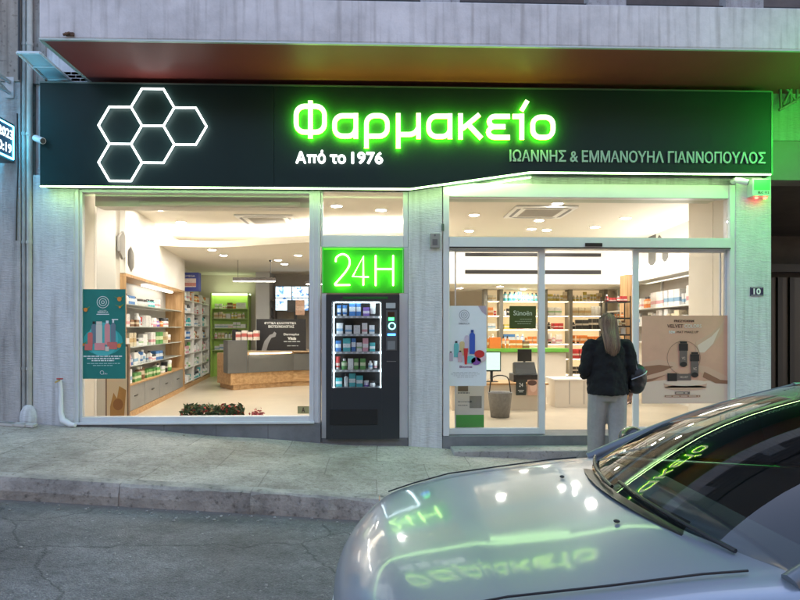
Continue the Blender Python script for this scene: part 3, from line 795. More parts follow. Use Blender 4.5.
# green edge lights that wash the panel
m = MB(); m.box(X(324), X(402), -.02, -.014, Z(249.6, 360), Z(249, 360)); m.build('wash_light', emat('wash_green', (.1, 1, .02), .6), t24)

# ------------------------------------------------------------------ vending machine
vm = thing('vending_machine', 'dark grey vending machine stocked with pharmacy goods', 'vending machine')
vx0, vx1 = X(326, -.08), X(399.5, -.08); vz0, vz1 = FL+.004, Z(294.5, 360, -.08)
gx0, gx1, gz0, gz1 = X(332, -.08), X(382, -.08), Z(388, 355, -.08), Z(301.5, 355, -.08)
vmat = mat('machine_grey', (.035, .038, .042), .35)
VB = .55
m = MB()
m.box(vx0, vx1, -.02, VB, vz0, gz0-.03); m.box(vx0, gx0, -.02, VB, gz0-.03, vz1); m.box(gx1+.012, vx1, -.02, VB, gz0-.03, vz1)
m.box(gx0, gx1+.012, -.02, VB, gz1+.02, vz1); m.box(gx0, gx1+.012, .38, VB, gz0-.03, gz1+.02)
m.build('cabinet', vmat, vm, bevel=.004)
m = MB()
m.box(vx0, vx1, -.08, -.022, gz1, vz1); m.box(vx0, gx0, -.08, -.022, vz0, gz1-.0); m.box(gx1, vx1, -.08, -.022, vz0, gz1-.0); m.box(gx0+.0005, gx1-.0005, -.08, -.022, vz0, gz0)
m.build('front_door', mat('machine_front', (.028, .031, .036), .3), vm)
m = MB(); m.box(gx0+.012, gx0+.02, -.03, -.024, gz0, gz1-.01); m.box(gx1-.02, gx1-.012, -.03, -.024, gz0, gz1-.01); m.box(gx0+.03, gx1-.03, -.02, -.01, gz1-.012, gz1-.004)
m.build('light_tube', emat('machine_led', (.72, .9, 1), 4.5), vm)
m = MB(); m.box(gx0, gx1, -.066, -.06, gz0, gz1); m.build('glass', pane, vm)
m = MB(); m.box(X(343, -.082), X(388, -.082), -.0835, -.081, Z(299, 360, -.08), Z(296.6, 360, -.08)); m.build('name_strip', mat('strip_green_glass', (.01, .12, .03), .2), vm)
m = MB(); m.box(vx0+.04, gx1-.05, -.088, -.081, vz0+.16, vz0+.34); m.build('delivery_flap', black, vm, bevel=.004)
m = MB(); m.box(X(321.6), vx0-.003, .0, .06, FL+.002, Z(293.3, 360)); part('filler_panel', m, alu)
m = MB(); m.box(vx1+.003, X(408.2), .0, .06, FL+.002, Z(293.3, 360)); m.box(X(403.5), X(408.2), -.002, .07, Z(293.1, 360), Z(247.2, 360)); part('filler_panel', m, alu)
# payment column
def vb(nm, a, b, c, d, mt, dy=.006): m = MB(); m.box(X(a, -.082), X(b, -.082), -.08-dy, -.0801, Z(d, 390, -.08), Z(c, 390, -.08)); return m.build(nm, mt, vm)
vb('card_label', 386, 395.5, 303, 308.2, mat('pale_grey', (.45, .47, .48), .4))
vb('payment_panel', 386, 397, 310, 350.5, mat('pay_panel', (.10, .105, .11), .4, .3))
vb('screen', 387.8, 394.5, 312, 316.5, mat('screen_brown', (.05, .02, .01), .2), .009)
vb('screen', 388.5, 394, 317.5, 320.5, emat('screen_green', (.05, 1, .15), 1.2), .009)
o = vb('reader', 387.5, 395.5, 333.6, 335.6, emat('blue_strip', (.05, .25, 1), 1.6), .009)
vb('keypad', 387.5, 395, 341, 349.5, mat('keypad_grey', (.2, .21, .22), .5), .009)
vb('coin_slot', 386.5, 396, 361, 361.8, mat('slot', (.2, .2, .2), .4, .5), .009)
m = MB(); c_ = at(392, 326, -.09); m.tube([(c_.x+.036*math.cos(t*PI/10), c_.y, c_.z+.036*math.sin(t*PI/10)) for t in range(20)], .006, 6, True); m.build('reader_ring', emat('ring_cyan', (.2, .9, .8), 1.4), vm)
shelf_z = [Z(p, 355, .05) for p in (316.2, 334.0, 351.5, 369.5, 386.5)]
for z in shelf_z:
    m = MB(); m.box(gx0+.004, gx1-.004, -.01, .36, z-.012, z); m.box(gx0+.004, gx1-.004, -.018, -.011, z-.024, z+.002)
    s_ = m.build('shelf', mat('vend_shelf', (.45, .48, .5), .4, .3), vm)
    m = MB()
    for k in range(9):
        x = gx0+.03+k*(gx1-gx0-.06)/8; m.box(x-.014, x+.014, -.021, -.0185, z-.02, z-.004)
    m.build('price_tag', mat('tag_white', (.75, .77, .78), .5), s_)

# ------------------------------------------------------------------ interior setting
RB = 9.3
SHP = [(-4.9, .05), (4.45, .05), (4.45, .5), (5.0, 1.05), (5.58, RB), (-4.9, RB)]
m = MB(); m.prism_xy(SHP, FL-.1, FL); struct('floor', m, ftile)
m = MB(); m.prism_xy([(a, max(b, .4)) for a, b in SHP[1:2]+SHP[2:]]+[(-4.9, .4)], CE, CE+.1); struct('ceiling', m, mat('ceiling_paint', (.74, .69, .60), .8))
# left near block, back wall, right wall
m = MB(); m.box(-4.9, X(120, 1.5), 1.36, 1.5, FL, CE); struct('wall_block', m, whitep)
m = MB(); m.box(-4.9, 5.6, RB, RB+.1, FL, CE); struct('wall_back', m, creamp)
m = MB(); m.box(-5.0, -4.9, .05, RB, FL, CE); struct('wall_left', m, whitep)
m = MB(); m.box(-4.9, X(76), .451, .50, FL, CE); struct('wall_front', m, whitep)
# slanted wall band above the oak unit
A0 = Vector((-3.46, 1.505)); dirA = Vector((-.118, 1)).normalized(); nA = Vector((-dirA.y, dirA.x))
LA = 4.05
def plan(o, d, n, u0, u1, v0, v1): return [tuple(o+d*u+n*v) for u, v in ((u0, v0), (u1, v0), (u1, v1), (u0, v1))]
m = MB(); m.prism_xy(plan(A0, dirA, nA, 0, 4.15, 0, .34), 2.20, CE); m.prism_xy(plan(A0, dirA, nA, 4.15, 7.8, .34, .44), FL, CE); m.prism_xy(plan(A0, dirA, nA, 0, 4.15, .345, .44), FL, CE)
struct('wall_slanted', m, whitep)
# dropped ceiling with cove
cx = [(-4.3, 2.95), (-3.6, 3.05), (-2.9, 3.35), (-2.2, 3.75), (-1.4, 3.6), (-.5, 3.2), (.3, 2.9)]
front = [tuple(p) for p in smooth_path([Vector((a, b)) for a, b in [(-4.85, 3.4), (-3.9, 3.42), (-3.0, 3.62), (-2.45, 3.55), (-1.6, 3.15), (-.6, 2.8), (.5, 2.7)]], k=5)]
DZ = 2.83
m = MB(); m.prism_xy(front+[(.5, RB-.01), (-4.85, RB-.01)], DZ, DZ+.05)
m.prism_xy(front+[(a, b+.04) for a, b in front[::-1]], DZ+.051, DZ+.11)
struct('ceiling_drop', m, mat('ceiling_drop_paint', (.74, .69, .60), .8))
m = MB(); m.prism_xy([(a, b+.08) for a, b in front]+[(a, b+.14) for a, b in front[::-1]], DZ+.06, DZ+.085)
cove = tag(m.build('cove_light', emat('cove_led', (1, .955, .88), 19)), 'hidden warm cove light strip along the curved ceiling edge', 'ceiling light')
# bulkhead right
BY = 4.4
m = MB(); m.box(.52, 5.3, BY, BY+.12, Z(284, 520, BY), CE-.002); m.box(.52, 5.3, BY+.121, 7.0, Z(284, 520, BY)+.02, Z(284, 520, BY)+.08)
struct('bulkhead', m, whitep)
LZ = Z(284, 520, BY)+.02
t = thing('air_diffuser', 'pair of long black slot diffusers on the white bulkhead', 'air vent')
for a, b in ((253, 256.5), (270, 274)):
    m = MB(); m.box(X(465, BY), X(601, BY), BY-.006, BY-.001, Z(b, 520, BY), Z(a, 520, BY)); m.build('slot', black, t)
# right wall
B0 = Vector((4.42, 1.05)); dirB = Vector((.075, 1)).normalized(); nB = Vector((dirB.y, -dirB.x))
m = MB(); m.prism_xy(plan(B0, dirB, nB, 0, 8.2, .36, .5), FL, CE); m.prism_xy([tuple(B0+nB*.36+dirB*0), (4.92, 1.05), (4.44, .50), (4.44, .46), (X(736), .46)], FL, CE)
struct('wall_right', m, whitep)
m = MB(); m.prism_xy(plan(B0, dirB, nB, .0, 5.0, .30, .355), 1.2, 2.26)
struct('wall_panel', m, taupe)
tr = thing('light_trough', 'long glowing white light box above the right wall shelves', 'ceiling light')
m = MB(); m.prism_xy(plan(B0, dirB, nB, .0, 5.0, .0, .30), 2.28, 2.30); m.build('casing', whitel, tr)
m = MB(); m.prism_xy(plan(B0, dirB, nB, .0, 5.0, -.01, .28), 2.302, 2.50); m.build('diffuser', emat('trough_led', (1, .96, .88), 1.5), tr)
# back partition & panels (left room)
m = MB(); m.box(-3.05, -2.72, 8.3, RB-.01, FL, DZ-.001); struct('column', m, mat('column_grey', (.55, .56, .56), .6))
m = MB(); m.box(-2.7, .5, 8.9, RB-.01, FL, DZ-.001); struct('partition', m, taupe)
m = MB(); m.box(.5, .62, 5.4, RB-.01, FL, DZ-.001); struct('wall_inner', m, whitep)

# ---------------- lights in ceilings
dl_e = emat('downlight_led', (1, .955, .89), 62)
def downlight(x, y, z, label, r=.075):
    t = thing('downlight', label, 'ceiling light', (x, y, z), 0, 'round recessed downlights')
    m = MB(); m.lathe([(r+.014, 0), (r+.014, -.006), (r, -.008), (r-.002, .0)], n=20); m.build('rim', white_paint, t)
    m = MB(); n = 20; m.add([(r*.96*math.cos(2*PI*i/n), r*.96*math.sin(2*PI*i/n), -.004) for i in range(n)], [tuple(range(n-1, -1, -1))]); m.build('lens', dl_e, t)
def on_plane(px, py, z):
    """point on horizontal plane z"""
    dep = F*(EYE-z)/(py-HZ); s, c = math.sin(YAW), math.cos(YAW); u = (px-400)/F
    # dep = x s + Y c ; x c - Y s = u dep
    Y = dep*c-u*dep*s; x = dep*s+u*dep*c
    return x, Y-D
up = [(159, 209.5, 'nearest the window, upper left'), (181, 222.3, 'second from the left window'), (197.5, 232.6, 'just before the curved cove, left'), (287, 232.3, 'beside the left cassette air conditioner'), (293.5, 241, 'just before the cove at right of the window'),
      (381, 210, 'nearest one seen through the small window'), (378, 222, 'middle one seen through the small window'), (375.5, 229.2, 'farthest one seen through the small window'),
      (474, 215, 'upper left in the door transom'), (469, 230.8, 'lower left in the door transom'), (557.5, 203.5, 'topmost in the door transom'), (539, 220.3, 'under the right cassette air conditioner'), (531.5, 229, 'low centre in the door transom'), (595, 227, 'rightmost in the door transom')]
for px, py, tx in up:
    x, y = on_plane(px, py, CE-.001); downlight(x, y, CE-.001, 'round ceiling downlight '+tx)
lo = [(212, 249.8, 'first left on the dropped ceiling'), (223.5, 255.3, 'second left on the dropped ceiling'), (298, 255.2, 'at right edge of the dropped ceiling'), (278, 260, 'above the pendant lamp'), (284.5, 264, 'farthest above the video screens')]
for px, py, tx in lo:
    x, y = on_plane(px, py, DZ-.001); downlight(x, y, DZ-.001, 'small downlight '+tx, .07)
for px, py, tx in ((460, 288, 'left, beneath the bulkhead'), (500, 286.5, 'middle, beneath the bulkhead'), (523, 289, 'right, beneath the bulkhead')):
    x, y = on_plane(px, 299.5 if False else py, LZ-.001); y = min(max(y, 4.9), 6.6) if y > 0 else 5.5
    x = X(px, y); downlight(x, y, LZ-.001, 'downlight '+tx, .07)
for x, y in ((2.2, 5.4), (3.4, 5.4), (4.3, 5.2)): pass
# extra ones hidden by walls and pillars; window row added to brighten wall block
for x, y, tx in ((-.6, 1.6, 'hidden row behind the vending machine'), (.6, 3.4, 'row behind the middle pillar'), (2.9, 3.6, 'row before the bulkhead'), (3.8, 2.4, 'row by the right wall'), (-3.5, .72, 'added window row at far left'), (-2.2, .72, 'added window row at centre left'), (-1.1, .72, 'added window row by the post')):
    downlight(x, y, CE-.001, 'downlight in the '+tx)

def cassette(px0, px1, py0, py1, label):
    a = on_plane(px0, py1, CE-.03); b = on_plane(px1, py1, CE-.03)
    x, y = on_plane((px0+px1)/2, (py0+py1)/2, CE-.03)
    t = thing('air_conditioner', label, 'air conditioner', (x, y, CE), 0, 'ceiling cassette air conditioners')
    w = .44
    m = MB(); m.prism_xy([(-w, -w), (w, -w), (w, w), (-w, w)], -.03, -.001); m.build('casing', whitel, t, bevel=.01)
    m = MB()
    for k in range(4):
        a = k*PI/2; c, s = math.cos(a), math.sin(a)
        pts = [(-.28, -.39), (.28, -.39), (.33, -.345), (-.33, -.345)]
        m.prism_xy([(p[0]*c-p[1]*s, p[0]*s+p[1]*c) for p in pts], -.0335, -.0305)
    m.build('outlet', alu_d, t)
    m = MB()
    for k in range(14): m.box(-.25, .25, -.26+k*.038, -.24+k*.038, -.036, -.0305)
    m.box(-.27, .27, -.28, .29, -.0325, -.0305); m.build('grille', mat('grille_beige', (.42, .39, .34), .5), t)
cassette(240, 297, 216, 226.5, 'cassette air conditioner in the ceiling behind the left window')
cassette(513, 566, 208, 218.5, 'cassette air conditioner seen through the door transom')

def pendant(px0, px1, py, y, label):
    a, b = X(px0, y), X(px1, y); z = Z(py, (px0+px1)/2, y)
    t = thing('pendant_lamp', label, 'pendant lamp', ((a+b)/2, y, z), 0, 'linear pendant lamps')
    L_ = (b-a)/2
    m = MB(); m.box(-L_, L_, -.025, .025, 0, .07); m.build('housing', mat('lamp_brown', (.08, .065, .055), .5), t)
    m = MB(); m.box(-L_+.01, L_-.01, -.02, .02, -.012, -.001); m.build('diffuser', emat('pendant_led', (1, .95, .85), 10), t)
    m = MB(); m.tube([(L_-.1, 0, .07), (L_-.1, 0, DZ-z)], .004, 5); m.tube([(-L_+.1, 0, .07), (-L_+.1, 0, DZ-z)], .004, 5); m.cone((L_-.1, 0, DZ-z-.03), (L_-.1, 0, DZ-z-.001), .03, n=12); m.build('cable', blackm, t)
pendant(233, 275.5, 281, 5.6, 'slim linear pendant lamp over the service counter')
pendant(306, 345, 284, 6.4, 'second pendant lamp cut off by the window post')

# ---------------- hexagon wall panels
felt = mat('felt_grey', (.13, .125, .115), .9, bump=.1)
felt2 = mat('felt_pale', (.30, .285, .26), .9, bump=.1)
def hexpanel(p, d, n, r, mt, label):
    d3 = Vector((d.x, d.y, 0)); n3 = Vector((n.x, n.y, 0)); c = Vector(p)
    m = MB(); a = [c+d3*(r*math.cos(R(30+60*k)))+Vector((0, 0, r*math.sin(R(30+60*k)))) for k in range(6)]
    b = [q-n3*.03 for q in a]
    m.add(a+b, [tuple(range(6)), tuple(range(11, 5, -1))]+[(i, 6+i, 6+(i+1) % 6, (i+1) % 6) for i in range(6)])
    tag(m.build('hexagon_panel', mt), label, 'wall panel', 'hexagonal felt panels on the shop walls')
def on_line(px, o, d):
    u = (px-400)/F; s, c = math.sin(YAW), math.cos(YAW)
    # x c - Y s = u (x s + Y c)
    k1 = c-u*s; k2 = -(s+u*c)
    ox, oy = o.x, o.y+D
    tt = -(ox*k1+oy*k2)/(d.x*k1+d.y*k2)
    return o+d*tt
def wallpt(px, py, o, d):
    q_ = on_line(px, o, d); s, c = math.sin(YAW), math.cos(YAW); dep = q_.x*s+(q_.y+D)*c
    return Vector((q_.x, q_.y, EYE-(py-HZ)/F*dep))
hexpanel(wallpt(123.5, 245.5, A0, dirA), dirA, nA*-1, .19, felt2, 'pale hexagonal felt panel partly hidden, upper of two on left wall')
hexpanel(wallpt(131, 259, A0, dirA), dirA, nA*-1, .19, felt, 'darker hexagonal felt panel, lower of two on left wall')
B1 = B0+nB*.355
for px, py, tx in ((652, 238, 'upper left'), (659, 244, 'upper right'), (652, 256, 'lower left'), (665, 253.5, 'lower right')):
    hexpanel(wallpt(px, py, B1, dirB), dirB, nB*-1, .21 if px == 652 else .16, felt, f'grey hexagonal felt panel, {tx} of four on right wall')
o = MB(); p = wallpt(150, 257, A0, dirA); o.prism_xy(plan(Vector((p.x, p.y)), dirA, nA, 0, .3, -.006, -.001), p.z-.2, p.z+.1)
tag(o.build('access_panel', white_paint), 'flat white access panel on the wall over the oak shelves', 'panel')
# ---------------- oak wall unit
ua = thing('wall_shelving', 'oak framed wall unit with glass shelves and grey drawers', 'shelving', (A0.x, A0.y, FL), math.atan2(-dirA.x, dirA.y))
# local: +y along the wall, -x into wall
def ub(nm, boxes, mt, parent=ua, **k):
    m = MB()
    for b_ in boxes: m.box(*b_)
    return m.build(nm, mt, parent, **k)
UZ = [.71, .98, 1.27, 1.59]
ub('frame', [(-.33, .012, -.0, 4.02, 1.955, 1.995), (-.33, .005, 3.94, 4.02, .08, 1.953), (-.33, .005, 0.0, .03, .08, 1.953)], oakv)
ub('back_panel', [(-.34, -.331, .0, 4.02, .45, 1.95)], mat('back_grey', (.42, .41, .38), .5))
ub('kick_board', [(-.30, .02, 0, 4.02, .0, .08)], oak)
ub('worktop', [(-.33, .02, .031, 3.939, .44, .46)], oak)
ub('drawer_carcass', [(-.33, -.012, .031, 3.939, .082, .438)], greyp)
for k in range(4):
    a = .035+k*.976
    f = ub('drawer', [(-.011, .006, a, a+.965, .085, .436)], greyp2, bevel=.003)
    ub('handle', [(.0065, .016, a+.40, a+.56, .27, .285)], black, parent=f)
for z in UZ:
    ub('shelf', [(-.32, -.02, .031, 3.939, z-.012, z)], shelfglass)
ub('shelf_light', [(-.2, -.12, 1.6, 3.6, 1.93, 1.945)], emat('shelf_led', (1, .96, .9), 3))
# ---------------- white shelving further back
Bs = A0+dirA*4.2+nA*.02
ubk = thing('white_shelving', 'tall white shelving in three bays behind the oak unit', 'shelving', (Bs.x, Bs.y, FL), ua.rotation_euler.z)
WZ = [.12, .42, .72, 1.02, 1.30, 1.58, 1.84]
ub('upright', [(-.30, .0, y, y+.03, .08, 2.02) for y in (0, 1.08, 2.16, 3.24)], whitel, ubk)
ub('back_panel', [(-.31, -.301, .0, 3.27, .08, 2.02)], whitel, ubk)
for z in WZ: ub('shelf', [(-.298, -.004, y+.031, y+1.079, z-.018, z) for y in (0, 1.08, 2.16)], whitel, ubk)
ub('kick_board', [(-.3, .02, 0, 3.27, 0, .079)], oak, ubk)
ub('side_panel', [(-.3, .01, -.03, -.001, 0, 2.02)], oakv, ubk)
# blue box standing on top
def lblbox(nm, label, cat, x0, x1, y0, y1, z0, z1, mt, **k):
    m = MB(); m.box(x0, x1, y0, y1, z0, z1); return tag(m.build(nm, mt, **k), label, cat)
yb = 6.0
t = thing('display_box', 'blue display box on top of the white shelving', 'box')
m = MB(); m.box(X(180, yb), X(198.5, yb), yb, yb+.18, FL+2.021, Z(272.5, 190, yb)); m.build('box', mat('royal_blue', (.05, .07, .32), .4), t)
m = MB(); m.box(X(184, yb), X(196, yb), yb-.004, yb-.001, Z(287, 190, yb), Z(278.5, 190, yb)); m.build('picture', pack_mat('pic1', (.8, .7, .65), (.6, .25, .22), .1, .5), t)
text_mb('SALE' if False else 'OMEGA', X(184, yb), X(195, yb), Z(277, 190, yb), Z(275, 190, yb), yb-.003, .002).build('lettering', white_paint, t)

# ---------------- lime shelving at the back
ly = 8.95
lt = thing('lime_shelving', 'lime green shelving against the back wall left of the counter', 'shelving')
lx0, lx1 = X(212, ly), X(248, ly)
m = MB(); m.box(lx0, lx1, ly+.2, ly+.22, FL, Z(294, 230, ly)); m.build('back_panel', lime, lt)
LZs = [Z(p, 230, ly) for p in (308.5, 318.5, 328, 338.5, 350)]
m = MB(); m.box(lx1, lx1+.03, ly-.05, ly+.22, FL, Z(293, 230, ly)); m.box(lx0-.03, lx0, ly-.05, ly+.22, FL, Z(293, 230, ly)); m.build('side_panel', lime, lt)
for z in LZs:
    m = MB(); m.box(lx0, lx1, ly, ly+.199, z-.014, z); m.build('shelf', mat('lime_pale', (.55, .68, .28), .4), lt)
m = MB(); m.box(lx0-.03, lx1+.03, ly-.0, ly+.199, Z(295, 230, ly), Z(293.6, 230, ly)); m.build('shelf_light', emat('lime_led', (.85, 1, .6), .9), lt)
# dark shelving right of column
dy = 8.5
dt = thing('dark_shelving', 'dark open shelving between the grey column and the screens', 'shelving')
dx0, dx1 = X(256, dy), X(275, dy)
m = MB(); m.box(dx0, dx1, dy+.3, dy+.32, FL, Z(300, 265, dy)); m.box(dx0, dx0+.03, dy, dy+.299, FL, Z(300, 265, dy)); m.box(dx1-.03, dx1, dy, dy+.299, FL, Z(300, 265, dy)); m.build('carcass', mat('dark_laminate', (.06, .045, .035), .5), dt)
DZs = [Z(p, 265, dy) for p in (300, 307.5, 316, 325)]
for z in DZs:
    m = MB(); m.box(dx0+.031, dx1-.031, dy, dy+.298, z-.02, z); m.build('shelf', mat('dark_laminate2', (.10, .07, .05), .5), dt)

# ---------------- video wall
vy = 8.2
vt = thing('video_wall', 'two by two wall of bright screens showing blue white imagery', 'screen', (0, 0, 0))
def screen_mat(i, dark=False):
    m, N, L, b = nodes('screen_picture_%d' % i)
    tc = N.new('ShaderNodeTexCoord'); n = N.new('ShaderNodeTexNoise'); n.inputs['Scale'].default_value = 1.5+i*.3; n.inputs['Detail'].default_value = 3; n.inputs['Distortion'].default_value = 2.5
    mp = N.new('ShaderNodeMapping'); mp.inputs['Location'].default_value = (i*3.1, 0, i*1.7)
    L.new(tc.outputs['Generated'], mp.inputs[0]); L.new(mp.outputs[0], n.inputs['Vector'])
    r = N.new('ShaderNodeValToRGB'); e = r.color_ramp.elements; e[0].position = .36; e[0].color = (.05, .12, .4, 1) ; e[1].position = .52; e[1].color = (.75, .92, 1, 1)
    x = e.new(.44); x.color = (.25, .6, .85, 1); x = e.new(.47); x.color = (.9, .95, 1, 1)
    L.new(n.outputs['Fac'], r.inputs[0]); L.new(r.outputs[0], b.inputs['Emission Color']); setp(b, Base_Color=(0, 0, 0, 1), Emission_Strength=.45, Roughness=.3)
    return m
k = 0
for a, b in ((275.5, 291.5), (292, 308.5)):
    for c, d in ((286.5, 298), (298.4, 310.5)):
        m = MB(); m.box(X(a, vy), X(b, vy), vy, vy+.05, Z(d, 290, vy), Z(c, 290, vy)); f = m.build('screen', black, vt)
        m = MB(); m.box(X(a, vy)+.004, X(b, vy)-.004, vy-.003, vy-.001, Z(d, 290, vy)+.004, Z(c, 290, vy)-.004); m.build('picture', screen_mat(k), f); k += 1
m = MB(); m.box(X(290, vy), X(294, vy), vy+.051, 8.9, Z(303, 290, vy), Z(295, 290, vy)); m.build('bracket', black, vt)
m = MB(); t = thing('framed_poster', 'small black and skin coloured poster below the video wall', 'poster')
m.box(X(287, 8.0), X(295.5, 8.0), 8.0, 8.02, Z(312, 290, 8), Z(300, 290, 8)); m.build('dark_panel', black, t)
m = MB(); m.box(X(295.6, 8.0), X(304.5, 8.0), 8.0, 8.02, Z(315, 290, 8), Z(300, 290, 8)); m.build('picture', pack_mat('skinpic', (.75, .45, .3), (.85, .6, .45), .3, .6), t)
m = MB(); m.box(X(294, 8.02), X(297, 8.02), 8.021, 8.04, FL+1.0, Z(301, 290, 8)); m.build('support', blackm, t)

# ---------------- service counter
ct = thing('service_counter', 'oak and dark grey angled service counter', 'counter', (0, 0, 0))
fr = [Vector(p) for p in ((-3.42, 6.1), (-2.97, 5.42), (-1.85, 6.35), (-.7, 6.55))]
bk = [Vector(p) for p in ((-.7, 7.25), (-2.05, 7.05), (-2.75, 6.65), (-3.0, 6.75))]
def inset(pts, d):
    c = sum(pts, Vector((0, 0)))/len(pts); return [tuple(p+(c-p).normalized()*d) for p in pts]
m = MB(); m.prism_xy(inset(fr+bk, .06), FL, FL+.1); m.build('kick_board', oak, ct)
e1 = fr[1].lerp(fr[2], .26)
m = MB(); m.prism_xy([tuple(p) for p in fr+bk], FL+.101, FL+.73); m.build('body', oak, ct)
m = MB(); m.prism_xy([tuple(p) for p in (fr[1]+Vector((-.05, -.05)), e1+Vector((0, -.06)), e1+Vector((-.3, .42)), fr[1]+Vector((-.22, .28)))], FL+.34, FL+1.0); m.build('raised_block', greyp, ct, bevel=.004)
m = MB(); m.prism_xy([tuple(p) for p in (e1+Vector((.002, -.055)), fr[2]+Vector((.01, -.06)), fr[3]+Vector((0, -.06)), fr[3]+Vector((0, -.002)), fr[2]+Vector((0, -.002)), e1+Vector((.002, -.002)))], FL+.34, FL+.70); m.build('front_panel', greyp, ct, bevel=.004)
m = MB(); m.prism_xy([tuple(p) for p in (e1+Vector((.004, -.09)), fr[2]+Vector((.01, -.10)), fr[3]+Vector((0, -.10)), bk[0], bk[1], bk[2], e1+Vector((-.3, .5)))], FL+.732, FL+.765); m.build('worktop', mat('worktop_oak', (.45, .32, .2), .35), ct)
m = MB(); a = e1+Vector((.05, -.075)); b = fr[2]+Vector((-.03, -.085)); m.prism_xy([tuple(a), tuple(b), tuple(b+Vector((0, .015))), tuple(a+Vector((0, .015)))], FL+.722, FL+.731); m.build('ledge_light', emat('ledge_led', (1, .9, .7), 5), ct)
# posters ---------------------------------------------------------------
class Card:
    """flat printed card facing -Y: local u,v from 0..1 (v up)"""
    def __init__(s, nm, label, cat, x0, x1, z0, z1, y, mt, thick=.006):
        s.t = thing(nm, label, cat); s.x0, s.x1, s.z0, s.z1, s.y = x0, x1, z0, z1, y
        m = MB(); m.box(x0, x1, y, y+thick, z0, z1); m.build('panel', mt, s.t); s.lay = 1
    def P(s, u, v): return (s.x0+(s.x1-s.x0)*u, s.z0+(s.z1-s.z0)*v)
    def _y(s, l): return s.y-.0012*l
    def rect(s, nm, u0, u1, v0, v1, mt, l=1):
        a = s.P(u0, v0); b = s.P(u1, v1); m = MB(); m.box(a[0], b[0], s._y(l), s._y(l)+.001, a[1], b[1]); return m.build(nm, mt, s.t)
    def poly(s, nm, pts, mt, l=1):
        m = MB(); m.prism_xz([s.P(*p) for p in pts], s._y(l), s._y(l)+.001); return m.build(nm, mt, s.t)
    def ell(s, nm, u, v, ru, rv, mt, l=1, n=20):
        return s.poly(nm, [(u+ru*math.cos(2*PI*k/n), v+rv*math.sin(2*PI*k/n)) for k in range(n)], mt, l)
    def ring(s, nm, u, v, r, w, mt, l=1):
        """r in metres"""
        c = s.P(u, v); m = MB(); pts = [Vector((c[0]+r*math.cos(2*PI*k/28), c[1]+r*math.sin(2*PI*k/28))) for k in range(28)]
        ribbon(m, pts, w, s._y(l), s._y(l)+.001, True); return m.build(nm, [mt]*3, s.t)
    def text(s, body, u0, u1, v0, v1, mt, bold=0, l=2):
        a = s.P(u0, v0); b = s.P(u1, v1)
        return text_mb(body, a[0], b[0], a[1], b[1], s._y(l), .001, bold).build('lettering', mt, s.t)
    def lines(s, rows, mt, l=2):
        m = MB(); rr = random.Random(5)
        for u0, u1, v, h in rows:
            u = u0
            while u < u1-.01:
                w = rr.uniform(.03, .09); e = min(u+w, u1); a = s.P(u, v); b = s.P(e, v+h); m.box(a[0], b[0], s._y(l), s._y(l)+.001, a[1], b[1]); u = e+.016
        return m.build('small_print', mt, s.t)
def bottle_art(c, u, v, w, h, mt, capm=None, l=3, neck=.5):
    c.poly('product_picture', [(u-w/2, v), (u+w/2, v), (u+w/2, v+h*.8), (u+w*neck/2, v+h*.88), (u-w*neck/2, v+h*.88), (u-w/2, v+h*.8)], mt, l)
    if capm: c.rect('product_picture', u-w*neck/2, u+w*neck/2, v+h*.885, v+h, capm, l)
wp = mat('print_white', (.80, .82, .80), .5)
wp2 = mat('print_pale_teal', (.45, .70, .66), .5)
def prt(n, c): return mat('print_'+n, c, .5)
# green teal poster
gp = Card('window_poster', 'teal poster with round white emblem and pink bottles in left window', 'poster', X(80.5, .02), X(125.5, .02), Z(378.8, 100, .02), Z(289.2, 100, .02), .018, mat('poster_teal', (.012, .20, .17), .45, var=.10, scale=3))
for r_ in (.064, .040, .016): gp.ring('emblem', .5, .855, r_, .006, wp, 2)
gp.text('NATURA', .42, .58, .757, .768, wp); gp.text('SIBERICA', .38, .62, .735, .753, wp, .02); gp.rect('emblem_bar', .36, .64, .715, .724, wp, 2)
gp.ell('glow', .5, .42, .44, .16, prt('teal_light', (.03, .38, .36)), 1)
gp.ell('glow', .5, .44, .34, .19, prt('teal_light2', (.08, .50, .48)), 2)
pk, pk2, gr_, cr = prt('coral', (.65, .16, .14)), prt('pink', (.75, .30, .30)), prt('slate', (.16, .22, .26)), prt('cream', (.70, .64, .54))
bottle_art(gp, .30, .39, .11, .25, gr_, prt('black', (.02, .02, .02)), 3)
bottle_art(gp, .73, .36, .11, .30, gr_, wp, 3, .35); gp.rect('product_picture', .70, .84, .655, .668, wp, 4)
bottle_art(gp, .60, .38, .12, .27, pk2, wp, 4); bottle_art(gp, .42, .36, .14, .28, cr, cr, 5, .9)
bottle_art(gp, .22, .36, .11, .18, pk, None, 4); gp.rect('product_picture', .10, .27, .32, .39, pk, 6); gp.rect('product_picture', .32, .55, .32, .40, pk2, 7); gp.rect('product_picture', .60, .82, .33, .41, pk, 6)
gp.rect('product_picture', .56, .64, .31, .36, cr, 8)
ow, gl = prt('orange', (.75, .25, .04)), prt('leaf', (.20, .28, .05))
for u, v, r_ in ((.87, .89, .05), (.12, .77, .045), (.86, .37, .05), (.88, .80, .025), (.06, .38, .03)):
    gp.ell('flower_picture', u, v, r_, r_*.52, ow, 6, 9); gp.poly('leaf_picture', [(u-.12, v+.03), (u, v+.012), (u+.1, v+.04), (u+.02, v-.008)], gl, 5)
gp.lines([(.07, .93, .245, .013), (.15, .88, .22, .013), (.25, .75, .197, .013)], wp); gp.lines([(.15, .88, .168, .007), (.28, .72, .145, .007)], wp2)
gp.ring('emblem', .48, .07, .02, .004, wp, 2); gp.text('sib', .5, .6, .05, .065, wp)
